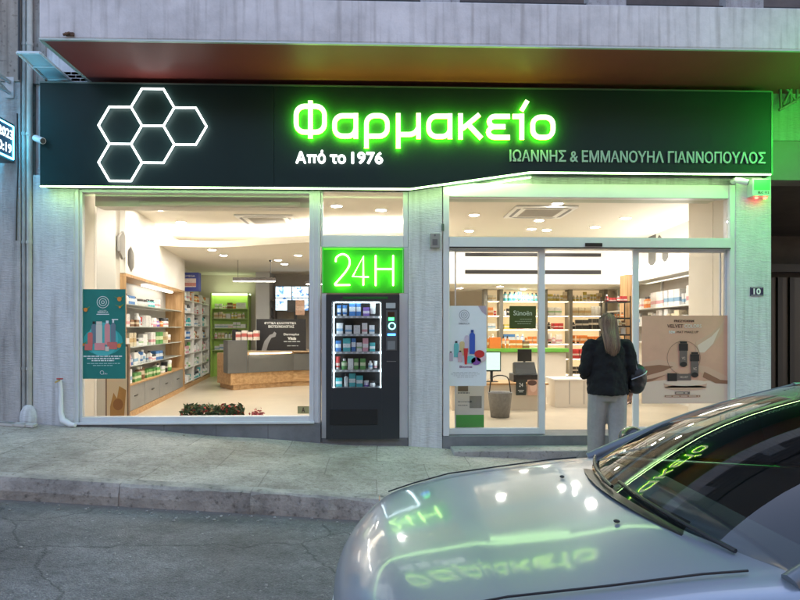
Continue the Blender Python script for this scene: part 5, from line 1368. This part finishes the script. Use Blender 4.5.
m = MB(); m.box(X(430, -.06), X(440, -.06), -.085, -.031, Z(248, 435, -.06), Z(233.5, 435, -.06)); m.build('housing', mat('box_grey', (.30, .30, .28), .5, .3), kb, bevel=.006)
m = MB(); m.box(X(432.5, -.09), X(437.5, -.09), -.089, -.086, Z(245.5, 435, -.06), Z(239.5, 435, -.06)); m.cone((X(435, -.09), -.086, Z(236.5, 435)), (X(435, -.09), -.092, Z(236.5, 435)), .01, n=10); m.build('keyhole_cover', alu_d, kb)
m = MB(); m.box(X(441.8, -.06), X(444.2, -.06), -.06, -.031, Z(231.5, 443), Z(224.5, 443)); tag(m.build('door_bell', mat('bell_dark', (.10, .14, .10), .5), bevel=.004), 'tiny dark bell push above the key switch', 'bell')

# pharmacy crosses on brackets ------------------------------------------------
def cross_pts(cy, cz, r, w):
    h = w/2
    return [(cy-h, cz-r), (cy+h, cz-r), (cy+h, cz-h), (cy+r, cz-h), (cy+r, cz+h), (cy+h, cz+h), (cy+h, cz+r), (cy-h, cz+r), (cy-h, cz+h), (cy-r, cz+h), (cy-r, cz-h), (cy-h, cz-h)]
def cross(x, cy, cz, r, w, label, glow, gs, face):
    t = thing('pharmacy_cross', label, 'pharmacy cross')
    m = MB(); m.prism_yz(cross_pts(cy, cz, r, w), x-.08, x+.08); m.build('housing', mat('cross_housing', (.02, .03, .035), .35), t)
    P = cross_pts(cy, cz, r-.035, w-.07)
    for sx in (-.084, .084):
        m = MB(); m.tube([(x+sx, a, b) for a, b in P], .011, 6, True)
        m.build('light_border', glow, t)
    return t
xL = X(15, -.12)
cz = (at(14, 130, -.12).z+at(13, 158, -.12).z)/2
wL = .42
tL = cross(xL-.085, -.72, cz, .60, wL, 'lit pharmacy cross on a wall bracket at the far left', emat('cross_cyan', (.08, .62, 1.0), 6), 0, 0)
# date and time on the face (text runs along -Y, facing +X)
def side_text(body, y_end, z0, h, parent, mt, x):
    vs, fs, a, b, c, d = text_data(body, .02); s_ = h/(d-c)
    m = MB(); m.add([(x, y_end-(b-v[0])*s_*-1*-1 if False else y_end-(b-v[0])*s_, z0+(v[1]-c)*s_) for v in vs], fs); return m.build('lettering', mt, parent)
dsp = emat('display_white', (.75, .95, 1), .8)
side_text('11/2023', -.165, cz+.025, .10, tL, dsp, xL+.004); side_text('20:19', -.19, cz-.13, .10, tL, dsp, xL+.004)
m = MB(); m.box(xL-.002, xL+.001, -1.28, -.135, cz-.17, cz+.17); m.build('display', mat('display_navy', (.01, .03, .06), .3, emit=(.02, .06, .14), es=.12), tL)
m = MB()
zA = Z(86, 12)
m.box(xL-.1, xL-.07, -1.0, -.062, zA, zA+.03); m.box(xL-.1, xL-.07, -.75, -.062, zA-.12, zA-.095); m.tube([(xL-.085, -.1, zA-.1), (xL-.085, -.5, zA+.01)], .012, 6); m.box(xL-.13, xL-.04, -.077, -.0605, zA-.16, zA+.07)
m.box(xL-.1, xL-.07, -.75, -.72, cz+.5, zA)
m.build('bracket', mat('bracket_grey', (.45, .46, .46), .5, .4), tL)
xR = 5.02
tR = cross(xR+.1, -1.15, Z(125, 790, -.6), .55, .36, 'green pharmacy cross on the lattice bracket at far right', emat('cross_green', (.03, 1, .05), 30), 0, 0)
m = MB(); P = lambda a, b: at(a, b, -.10)
brk = [[(776, 84), (798, 78)], [(779, 110), (800, 98)], [(780, 82), (781, 110)], [(783, 84), (797, 102)], [(796, 79), (783, 105)], [(791, 78), (791, 104)], [(797, 79), (797, 100)]]
for a, b in brk:
    m.cone(at(*a, -.10-.0), at(*b, -.10), .018, n=4)
zr = at(790, 90, -.1).z
m.box(xR-.02, xR+.12, -.65, .02, zr+.02, zr+.06); m.box(xR-.02, xR+.12, -.65, .02, zr-.14, zr-.1); m.cone((xR+.05, -.1, zr-.12), (xR+.05, -.6, zr+.03), .015, n=4)
m.build('bracket', mat('bracket_rusty', (.22, .18, .17), .6, .3), tR)

# ------------------------------------------------------------------ person
def remesh(o, vox, it=4, f=.6):
    r_ = o.modifiers.new('remesh', 'REMESH'); r_.mode = 'VOXEL'; r_.voxel_size = vox; r_.use_smooth_shade = True
    s_ = o.modifiers.new('smooth', 'SMOOTH'); s_.iterations = it; s_.factor = f
    return o
def limb(m, pts, rad, ratio=1.0, n=14):
    """tapered chain with round joints"""
    for i in range(len(pts)-1):
        m.cone(pts[i], pts[i+1], rad[i], rad[i+1], n, True)
    for p, r_ in zip(pts, rad): m.blob(p, r_, n, 8)
def rings(m, sec, n=20):
    """loft of ellipses: (cx,cy,z,rx,ry)"""
    vs = []
    for cx, cy, z, rx, ry in sec:
        for i in range(n):
            t = 2*PI*i/n; vs.append((cx+rx*math.cos(t), cy+ry*math.sin(t), z))
    fs = []
    for j in range(len(sec)-1):
        for i in range(n): fs.append((j*n+i, j*n+(i+1) % n, (j+1)*n+(i+1) % n, (j+1)*n+i))
    fs.append(tuple(range(n-1, -1, -1))); fs.append(tuple(range((len(sec)-1)*n, len(sec)*n)))
    m.add(vs, fs, True)
py_ = -.60; pxx = X(607.5, py_)
gz = walk_z(pxx)
per = thing('person', 'person with long brown hair in a black jumper entering the shop', 'person', (pxx, py_, gz), R(-4))
H = Z(314.5, 607, py_)-gz   # standing height
k_ = H/1.66
def K(*a): return tuple(v*k_ for v in a)
skin = mat('skin', (.50, .29, .20), .5)
m = MB()
sh_z = 1.36
# legs
for s_, fy in ((-1, .10), (1, -.05)):
    limb(m, [K(s_*.095, 0, .86), K(s_*.10, fy*.4+.02, .48), K(s_*.095, fy-.01, .09)], [.085*k_, .055*k_, .038*k_])
    limb(m, [K(s_*.095, fy-.03, .05), K(s_*.105, fy+.13, .03)], [.035*k_, .028*k_])
rings(m, [tuple(v*k_ for v in q_) for q_ in ((0, 0, .84, .165, .115), (0, 0, .95, .16, .11), (0, 0, 1.08, .135, .095), (0, .0, 1.22, .155, .105), (0, 0, 1.33, .165, .09), (0, .0, 1.40, .08, .06))])
limb(m, [K(0, -.005, 1.36), K(0, .015, 1.47)], [.055*k_, .05*k_])
m.blob(K(0, .02, 1.56), K(.073, .093, .108), 18, 12); m.blob(K(0, .06, 1.50), K(.045, .055, .055), 12, 8)   # skull and jaw
m.blob(K(0, .118, 1.535), K(.012, .016, .02), 8, 6)                                                  # nose
for s_ in (-1, 1): m.blob(K(s_*.074, .02, 1.55), K(.010, .018, .03), 8, 6)
# arms
LA_ = [K(-.185, -.01, 1.335), K(-.245, -.02, 1.07), K(-.20, .19, .98), K(-.185, .24, .985)]
RA_ = [K(.185, -.01, 1.335), K(.25, -.03, 1.06), K(.262, .03, .85), K(.258, .045, .80)]
for A_ in (LA_, RA_): limb(m, A_, [.05*k_, .038*k_, .025*k_, .024*k_])
# hands: palm and five fingers
def hand(c, d, nrm, s_):
    c, d, nrm = Vector(c), Vector(d).normalized(), Vector(nrm).normalized(); sd = d.cross(nrm).normalized()
    m.blob(c+d*.035*k_, (.018*k_, .03*k_, .045*k_) if abs(d.z) > .7 else (.03*k_, .045*k_, .018*k_), 12, 8)
    for i, (o_, ln) in enumerate(((-.03, .062), (-.010, .072), (.010, .068), (.028, .052))):
        b0 = c+d*.065*k_+sd*o_*k_; b1 = b0+(d*.8+nrm*.35)*ln*.5*k_; b2 = b1+(d*.35+nrm*.9)*ln*.45*k_
        limb(m, [b0, b1, b2], [.0085*k_, .008*k_, .007*k_], n=8)
    b0 = c+d*.02*k_-sd*.028*k_; b1 = b0+(d*.5-sd*.5+nrm*.4)*.035*k_; b2 = b1+(d*.7+nrm*.5)*.028*k_
    limb(m, [b0, b1, b2], [.011*k_, .0095*k_, .008*k_], n=8)
hand(RA_[3], (0, .1, -1), (-.9, .3, 0), 1); hand(LA_[3], (.2, 1, .1), (0, .1, -1), -1)
body = remesh(m.build('body', skin, per), .0065, 3, .5)
# face features
m = MB()
for s_ in (-1, 1): m.blob(K(s_*.03, .103, 1.565), K(.013, .008, .007), 8, 6)
m.build('eyes', mat('eye_white', (.7, .7, .68), .3), per)
m = MB(); m.blob(K(0, .107, 1.492), K(.022, .007, .006), 8, 6); m.build('mouth', mat('lips', (.42, .14, .12), .5), per)
# trousers
m = MB()
for s_, fy in ((-1, .10), (1, -.05)):
    limb(m, [K(s_*.095, 0, .84), K(s_*.102, fy*.4+.02, .48), K(s_*.098, fy-.01, .12)], [.112*k_, .097*k_, .088*k_])
rings(m, [tuple(v*k_ for v in q_) for q_ in ((0, 0, .74, .165, .11), (0, 0, .84, .19, .14), (0, 0, .96, .172, .125))])
remesh(m.build('trousers', mat('trousers_grey', (.30, .29, .275), .9, var=.08, scale=20, bump=.3, bscale=14), per), .010, 4)
# shoes
m = MB()
for s_, fy in ((-1, .10), (1, -.05)):
    m.blob(K(s_*.10, fy+.05, .045), K(.045, .135, .045), 14, 8); m.blob(K(s_*.098, fy-.02, .07), K(.042, .055, .055), 12, 8)
remesh(m.build('shoes', mat('shoe_dark', (.03, .03, .03), .5), per), .009, 2)
# jumper
m = MB()
rings(m, [tuple(v*k_ for v in q_) for q_ in ((0.0, 0, .81, .208, .165), (0, 0, .84, .214, .172), (0, 0, .90, .212, .17), (0, 0, 1.02, .205, .155), (0, 0, 1.14, .198, .148), (0, 0, 1.25, .198, .142), (0, -.005, 1.30, .188, .13), (0, -.005, 1.35, .160, .108), (0, -.003, 1.39, .115, .085), (0, 0, 1.435, .066, .062))], 24)
limb(m, [K(-.12, -.01, 1.335), K(-.185, -.01, 1.315), LA_[1], K(-.212, .13, 1.005), K(-.205, .165, .99)], [.066*k_, .08*k_, .068*k_, .05*k_, .043*k_])
limb(m, [K(.12, -.01, 1.335), K(.185, -.01, 1.315), RA_[1], K(.262, .02, .88), K(.262, .025, .86)], [.066*k_, .08*k_, .068*k_, .047*k_, .04*k_])
jm = mat('jumper_black', (.006, .0062, .007), .95, bump=.5, bscale=9, stretch=(1, 1, .6))
o = remesh(m.build('jumper', jm, per), .009, 4)
tx = bpy.data.textures.new('folds', 'CLOUDS'); tx.noise_scale = .09
dm = o.modifiers.new('folds', 'DISPLACE'); dm.texture = tx; dm.strength = .045; dm.mid_level = .5; dm.texture_coords = 'OBJECT'
# hair: cap + long tapering fall, with strands
m = MB()
m.blob(K(0, .005, 1.575), K(.092, .108, .105), 20, 12)
HS = [(.008, -.150, 1.25, .066, .018), (.007, -.147, 1.285, .076, .028), (.006, -.140, 1.33, .080, .034), (.003, -.112, 1.41, .084, .046), (0, -.060, 1.49, .088, .060), (0, -.020, 1.55, .091, .082), (0, 0, 1.60, .087, .100)]
rings(m, [tuple(v*k_ for v in q_) for q_ in HS])
hr_c = mat('hair_brown', (.085, .05, .03), .8, var=.6, scale=12, stretch=(14, 14, .35), bump=.2, bscale=12)
o = remesh(m.build('hair', hr_c, per), .007, 3)
m = MB(); rh = random.Random(2)
def hsurf(z, th, off):
    if z > 1.60:
        q = math.sqrt(max(0, 1-((z-1.575)/.105)**2)); return Vector(((.092*q+off)*math.sin(th), .005-(.108*q+off)*math.cos(th), z+off*.5))
    for A_, B_ in zip(HS, HS[1:]):
        if z <= B_[2]:
            t = max(0, (z-A_[2])/(B_[2]-A_[2])); c_x, c_y, rx, ry = [A_[k]+(B_[k]-A_[k])*t for k in (0, 1, 3, 4)]
            return Vector((c_x+(rx+off)*math.sin(th), c_y-(ry+off)*math.cos(th), z))
    return Vector((0, 0, z))
for tone in range(2):
  m = MB()
  for i in range(260):
      th0 = rh.uniform(-1.45, 1.45); tip = 1.215+.05*abs(th0)**1.5+abs(rh.gauss(0, .035)); off = rh.uniform(-.003, .004); tw = rh.uniform(-.15, .15)
      zs = [1.675-.07*abs(math.sin(th0))]
      nst = 9
      pts = []
      for j in range(nst+1):
          f_ = j/nst; z = zs[0]+(tip-zs[0])*f_; pts.append(hsurf(z, th0*(1-.12*f_)+tw*f_*f_, off+.003)*k_)
      if tip < 1.25: pts[-1].z = tip*k_
      m.tube(smooth_path(pts, k=2), [.0034]*(2*nst-4)+[.003, .0026, .002, .0016, .001], 3)
  m.build('hair_strands', mat('hair_strand_%d' % tone, ((.30, .19, .11), (.16, .095, .06))[tone], .55), per)
# shoulder bag: top level
bg = thing('handbag', 'round black padded handbag hanging at the customer\'s right elbow', 'bag', (pxx+.305*k_, py_-.035, gz+.985*k_))
m = MB(); m.blob((0, 0, 0), (.10, .085, .15), 18, 12); m.blob((-.01, 0, -.07), (.09, .085, .10), 14, 10); m.blob((.02, -.01, .04), (.075, .07, .10), 14, 10)
o = remesh(m.build('body', mat('bag_black', (.012, .012, .014), .38, bump=.6, bscale=16), bg), .009, 3)
m = MB(); m.tube(smooth_path([Vector(p) for p in ((-.03, -.07, .09), (-.055, -.055, .17), (-.085, .01, .20), (-.055, .07, .16), (-.03, .07, .09))]), .009, 8); m.build('strap', mat('strap_grey', (.10, .10, .11), .4), bg)
m = MB(); m.tube(smooth_path([Vector(p) for p in ((-.09, -.075, -.01), (-.02, -.092, .02), (.05, -.075, .05), (.08, -.05, .075))]), .006, 6); m.build('zip', mat('zip_silver', (.45, .46, .5), .3, .8), bg)

# ------------------------------------------------------------------ car
car = thing('parked_car', 'silver blue hatchback in the foreground at right', 'car', (0, 0, 0))
NX = -.22; CYc = -4.72
slope = math.atan(.07)
car.location = (NX, CYc, road_z(NX)); car.rotation_euler = (0, slope, 0)
paint = mat('car_paint_silver_blue', (.30, .34, .40), .36, .5, coat=1.0)
setp(paint.node_tree.nodes['Principled BSDF'], Coat_Roughness=.07, Coat_Weight=.7)
cglass = glass_mat('car_glass', (.66, .76, .70), 1.7)
LEN = 4.0; WR = .30
ax_f, ax_r = .78, 3.28
def topz(x):
    P_ = [(0, .50), (.04, .62), (.15, .70), (.5, .79), (1.0, .885), (1.25, .92), (2.6, .94), (3.6, .95), (3.9, .90), (4.0, .72)]
    for (a, b), (c, d) in zip(P_, P_[1:]):
        if x <= c: t = (x-a)/(c-a); return b+(d-b)*t
    return P_[-1][1]
def halfw(x):
    P_ = [(0, .58), (.08, .70), (.25, .79), (.6, .835), (1.2, .85), (2.8, .85), (3.6, .82), (3.9, .74), (4.0, .66)]
    for (a, b), (c, d) in zip(P_, P_[1:]):
        if x <= c: t = (x-a)/(c-a); return b+(d-b)*t
    return P_[-1][1]
xs_ = sorted(set([0, .03, .08, .15, .25, .35]+[round(ax_f+.36*math.sin(R(a)), 3) for a in range(-90, 91, 18)]+[1.25, 1.4, 1.7, 2.0, 2.3, 2.6, 2.85]+[round(ax_r+.36*math.sin(R(a)), 3) for a in range(-90, 91, 18)]+[3.7, 3.8, 3.9, 3.96, 4.0]))
def sect(x):
    w, h = halfw(x), topz(x); bz = .20 if .1 < x < 3.9 else .28
    for a in (ax_f, ax_r):
        if abs(x-a) <= .36: bz = max(bz, WR+math.sqrt(max(0, .36**2-(x-a)**2)))
    bz = min(bz, h-.12)
    z1 = max(.34, bz+.02); z2 = max(.55, bz+.05) if h > .68 else (bz+h)/2+.02
    z2 = min(z2, h-.09)
    if z1 > z2-.015: z1 = z2-.015
    half = [(w*.95, bz), (w, z1), (w*1.0, z2), (w*.985, h-.06), (w*.945, h-.012), (w*.86, h+.006), (w*.55, h+.024), (w*.25, h+.032)]
    return half+[(0, h+.034)]+[(-a, b) for a, b in half[::-1]]
m = MB(); S = [sect(x) for x in xs_]; n = len(S[0])
bow = lambda x, y: (x+.10*(y/.8)**2 if x < .4 else x)
vs = [(x+(.12*(1-x/.5)*(p[0]/.75)**2 if x < .5 else 0), p[0], p[1]) for x, s_ in zip(xs_, S) for p in s_]
fs = [(i*n+k, i*n+k+1, (i+1)*n+k+1, (i+1)*n+k) for i in range(len(xs_)-1) for k in range(n-1)]
# leave the passenger opening in the top
open_f = [f for f in fs if 1.2 < min(vs[j][0] for j in f) and max(vs[j][0] for j in f) < 3.75 and all(abs(vs[j][1]) < .81 and vs[j][2] > .8 for j in f)]
fs = [f for f in fs if f not in open_f]
fs.append(tuple(range(n))); fs.append(tuple(range((len(xs_)-1)*n+n-1, (len(xs_)-1)*n-1, -1)))
m.add(vs, fs, True)
bodyo = m.build('body', paint, car, clean=True)
sb_ = bodyo.modifiers.new('sub', 'SUBSURF'); sb_.levels = 2; sb_.render_levels = 2
so_ = bodyo.modifiers.new('solid', 'SOLIDIFY'); so_.thickness = .012; so_.offset = -1
# greenhouse
WBx, WTx, RTx, RBx = 1.02, 1.98, 3.25, 3.78
zWB, zT, zRB = .895, 1.375, .96
def roofz(x, y):
    t = (x-WTx)/(RTx-WTx); return zT-.0+.05*math.sin(PI*max(0, min(1, t)))*.8-.045*(abs(y)/.56)**2.4-.02*max(0, t)
def gh_front(u, v):    # u across, v up
    y = (-1+2*u)*(.72*(1-v)+.555*v); x = WBx+(WTx-WBx)*v; yy = y/.72
    return (x+.17*yy*yy*(1-.35*v)-.03*math.sin(PI*v), y, zWB+.02*(1-yy*yy)+(roofz(WTx, y)-zWB)*v+.045*math.sin(PI*v))
m = MB(); m.grid(gh_front, 16, 10, flip=True); m.build('windscreen', cglass, car)
def roof(u, v):
    y = (-1+2*u)*.562; xf = WTx-.02+.12*(y/.56)**2; x = xf+(RTx-xf)*v
    return (x, y, roofz(max(x, WTx), y)+.008)
m = MB(); m.grid(roof, 16, 14, flip=True); o = m.build('roof', mat('roof_paint_dark', (.016, .018, .022), .12, .2, coat=1.0), car); s_ = o.modifiers.new('solid', 'SOLIDIFY'); s_.thickness = .022; s_.offset = -1
def gh_rear(u, v):
    y = (-1+2*u)*(.70*(1-v)+.55*v); x = RBx+(RTx-RBx)*v; return (x-.06*(y/.7)**2, y, zRB+(roofz(RTx, y)-zRB)*v)
m = MB(); m.grid(gh_rear, 12, 6); m.build('rear_window', cglass, car)
# side windows (front and rear each side) and pillars
def side_pt(x, t, s_):  # t 0 belt 1 roof
    return (x, s_*(.795*(1-t)+.575*t), .93*(1-t)+(roofz(min(max(x, WTx), RTx), .56)-.012)*t)
for s_ in (-1, 1):
    for a0, a1, b0, b1 in ((1.42, 2.48, 2.14, 2.46), (2.56, 3.42, 2.54, 3.14)):
        m = MB()
        def fn(u, v): 
            x = (a0*(1-u)+a1*u)*(1-v)+(b0*(1-u)+b1*u)*v; p = side_pt(x, v, s_); return (p[0], p[1]+s_*.012*math.sin(PI*v), p[2])
        m.grid(fn, 8, 5, flip=s_ > 0); m.build('side_window', cglass, car)
    m = MB()
    def pil(a, b, r0, k=6, nm=None):
        pts = [Vector(a).lerp(Vector(b), t/k)+Vector((0, s_*.010*math.sin(PI*t/k), .03*math.sin(PI*t/k) if nm else 0)) for t in range(k+1)]; m.tube(pts, r0, 8)
    pil((1.2, s_*.755, .905), (WTx+.115, s_*.575, roofz(WTx, .56)-.004), .030, nm=1)
    pil(side_pt(2.52, 0, s_), side_pt(2.50, 1, s_), .028); pil(side_pt(3.5, 0, s_), side_pt(3.22, 1, s_), .045)
    m.tube([Vector(side_pt(x, 1, s_))+Vector((0, 0, .012)) for x in (2.09, 2.4, 2.8, 3.25)], .022, 8)
    m.build('pillar', mat('pillar_paint', (.15, .17, .19), .4, .3, coat=.3), car)
    m = MB(); m.tube([side_pt(x, .0, s_) for x in (1.3, 1.9, 2.6, 3.2, 3.55)], .010, 6); m.build('window_seal', black, car)
    # door shut lines & handles
    for x in (2.5,):
        m = MB(); m.tube([(x, s_*(halfw(x)*1.0+.001), z) for z in (.3, .5, .7, .86)], .003, 4); m.tube([(1.36, s_*(halfw(1.36)+.001), z) for z in (.3, .5, .7, .86)], .003, 4); m.build('door_gap', black, car)
    for x in (2.32, 3.28-.05):
        m = MB(); m.tube([(x-.09, s_*.862, .80), (x-.07, s_*.885, .80), (x+.07, s_*.885, .80), (x+.09, s_*.862, .80)], .011, 6); m.build('door_handle', paint, car)
    # wheels
    for xw in (ax_f, ax_r):
        m = MB(); m.cone((xw, s_*.60, WR), (xw, s_*.80, WR), WR, WR, 32); wh = m.build('wheel', mat('tyre', (.02, .02, .02), .8), car)
        m = MB(); m.cone((xw, s_*.801, WR), (xw, s_*.81, WR), .19, .18, 24)
        m.build('rim', mat('rim_silver', (.5, .5, .52), .3, .9), wh)
        m = MB()
        for k in range(5):
            a = 2*PI*k/5; m.cone((xw, s_*.812, WR), (xw+.18*math.cos(a), s_*.812, WR+.18*math.sin(a)), .025, .018, 6)
        m.build('spokes', mat('rim_dark', (.12, .12, .13), .4, .8), wh)
    # mirror
    mt = MB(); mt.blob((1.50, s_*.96, .985), (.065, .10, .068), 14, 10); mo = mt.build('wing_mirror', mat('mirror_black', (.02, .022, .026), .25, coat=.6), car)
    mt = MB(); mt.tube([(1.52, s_*.80, .93), (1.52, s_*.90, .955)], .018, 8); mt.build('mirror_arm', black, mo)
    mt = MB(); mt.cone((1.562, s_*.965, .985), (1.566, s_*.965, .985), .055, .055, 16); mt.build('mirror_glass', mat('mirror', (.8, .8, .8), .02, 1), mo)
    # headlight
    m = MB()
    def hl(u, v):
        y = s_*(.50+.24*u); x = .085+.12*(1)*(y/.75)**2+.30*u**2*.9; return (x+.06*v, y+s_*.0, .58+.085*v+.02*u)
    m.grid(hl, 8, 4, flip=s_ < 0); o = m.build('headlight', mat('lamp_lens', (.55, .58, .6), .08, .3, coat=1), car); q2 = o.modifiers.new('solid', 'SOLIDIFY'); q2.thickness = .03
# bonnet shut line, wipers, grille, plate
m = MB()
def bon(x, y): w, h = halfw(x), topz(x); return h+.034-.028*(abs(y)/w/.86)**2.2+.003
for s_ in (-1, 1):
    m = MB(); m.tube([(x+(.12*(1-x/.5)*(s_*.6/.75)**2 if x < .5 else 0), s_*(halfw(x)*.83), bon(x, halfw(x)*.83)+.004) for x in (.16, .3, .5, .75, 1.0, 1.12)], .0035, 4); m.build('bonnet_gap', black, car)
for y in (-.3, .3):
    m = MB(); m.blob((.93, y, bon(.93, y)+.004), (.011, .009, .006), 10, 6); m.build('washer_jet', black, car)
m = MB(); m.grid(lambda u, v: (1.0+.11*v+.17*((-1+2*u)**2), (-1+2*u)*.70, .905+.012*v+.022*(1-(-1+2*u)**2)), 16, 2, flip=True); o = m.build('cowl', black, car)
for y0, y1 in ((-.60, .02), (.02, .62)):
    m = MB(); pts = [Vector(gh_front((y/.72+1)/2, .03+.05*abs(y-y0)))+Vector((-.012, 0, .012)) for y in [y0+(y1-y0)*k/8 for k in range(9)]]
    m.tube(pts, .007, 6); m.build('wiper', black, car)
m = MB(); m.box(.02, .06, -.42, .42, .36, .48); m.build('grille', black, car)
t_ = Card  # plate
m = MB(); m.box(.012, .03, -.26, .26, .385, .455); m.build('number_plate', white_paint, car)
# interior
seat_m = mat('seat_fabric', (.10, .10, .11), .9)
m = MB(); m.box(1.25, 3.6, -.72, .72, .28, .32); m.build('cabin_floor', black, car)
m = MB(); m.prism_xz([(1.12, .5), (1.62, .5), (1.60, .80), (1.50, .885), (1.14, .89)], -.72, .72); o = m.build('dashboard', mat('dash_grey', (.10, .105, .11), .6), car, bevel=.02)
for y in (-.36, .36):
    m = MB(); m.box(2.0, 2.5, y-.24, y+.24, .42, .56); m.prism_xz([(2.42, .5), (2.56, .5), (2.76, 1.06), (2.66, 1.08)], y-.23, y+.23); m.build('front_seat', seat_m, car, bevel=.04)
    m = MB(); m.blob((2.74, y, 1.17), (.05, .13, .09), 14, 8); m.build('headrest', seat_m, car)
m = MB(); m.box(3.0, 3.4, -.6, .6, .42, .56); m.prism_xz([(3.32, .5), (3.45, .5), (3.55, 1.0), (3.46, 1.02)], -.62, .62); m.build('rear_seat', seat_m, car, bevel=.04)
m = MB(); c_ = Vector((1.78, -.36, .84)); m.tube([c_+Vector((.05*math.sin(a)*1.2, .18*math.cos(a), .165*math.sin(a))) for a in [2*PI*k/24 for k in range(24)]], .015, 8, True); m.tube([c_+Vector((0, -.17, 0)), c_, c_+Vector((0, .17, 0))], .014, 6); m.tube([c_, (1.6, -.36, .78)], .03, 8); m.build('steering_wheel', black, car)
m = MB(); m.box(2.02, 2.05, -.11, .11, 1.27, 1.32); m.tube([(2.03, 0, 1.31), (2.03, 0, 1.37)], .008, 6); m.build('rear_view_mirror', black, car)

# ------------------------------------------------------------------ world, sun, camera
w = bpy.data.worlds.new('World'); sc.world = w; w.use_nodes = True
N = w.node_tree.nodes; L = w.node_tree.links
bg_ = N['Background']; sky = N.new('ShaderNodeTexSky'); sky.sky_type = 'NISHITA'; sky.sun_disc = False
SUN_EL, SUN_ROT = R(22.0), R(25)
sky.sun_elevation = SUN_EL; sky.sun_rotation = SUN_ROT; sky.air_density = 1.0; sky.ozone_density = 2.0
tn = N.new('ShaderNodeMixRGB'); tn.blend_type = 'MULTIPLY'; tn.inputs[0].default_value = 1; tn.inputs[2].default_value = (1.24, 1.03, .93, 1)
L.new(sky.outputs[0], tn.inputs[1]); L.new(tn.outputs[0], bg_.inputs[0]); bg_.inputs[1].default_value = .15
sl = bpy.data.lights.new('sun', 'SUN'); sl.energy = .05; sl.angle = R(10); sl.color = (1, .9, .8)
so = bpy.data.objects.new('sun', sl); col.objects.link(so)
dv = Vector((math.sin(SUN_ROT)*math.cos(SUN_EL), math.cos(SUN_ROT)*math.cos(SUN_EL), math.sin(SUN_EL)))
so.rotation_euler = dv.to_track_quat('Z', 'Y').to_euler(); so.location = dv*30
cd = bpy.data.cameras.new('camera'); cam = bpy.data.objects.new('camera', cd); col.objects.link(cam)
cam.location = (0, -D, EYE); cam.rotation_euler = (R(90), 0, -YAW)
cd.sensor_width = 36; cd.lens = F/800*36; cd.shift_y = (HZ-300)/800; cd.clip_start = .05; cd.clip_end = 500
sc.camera = cam
sc.view_settings.view_transform = 'Standard'; sc.view_settings.look = 'None'; sc.view_settings.exposure = 2.3; sc.view_settings.gamma = 1
sc.render.engine = 'CYCLES'
cy = sc.cycles; cy.use_denoising = True; cy.max_bounces = 8; cy.diffuse_bounces = 4; cy.glossy_bounces = 4; cy.transparent_max_bounces = 16; cy.sample_clamp_indirect = 6; cy.use_light_tree = True
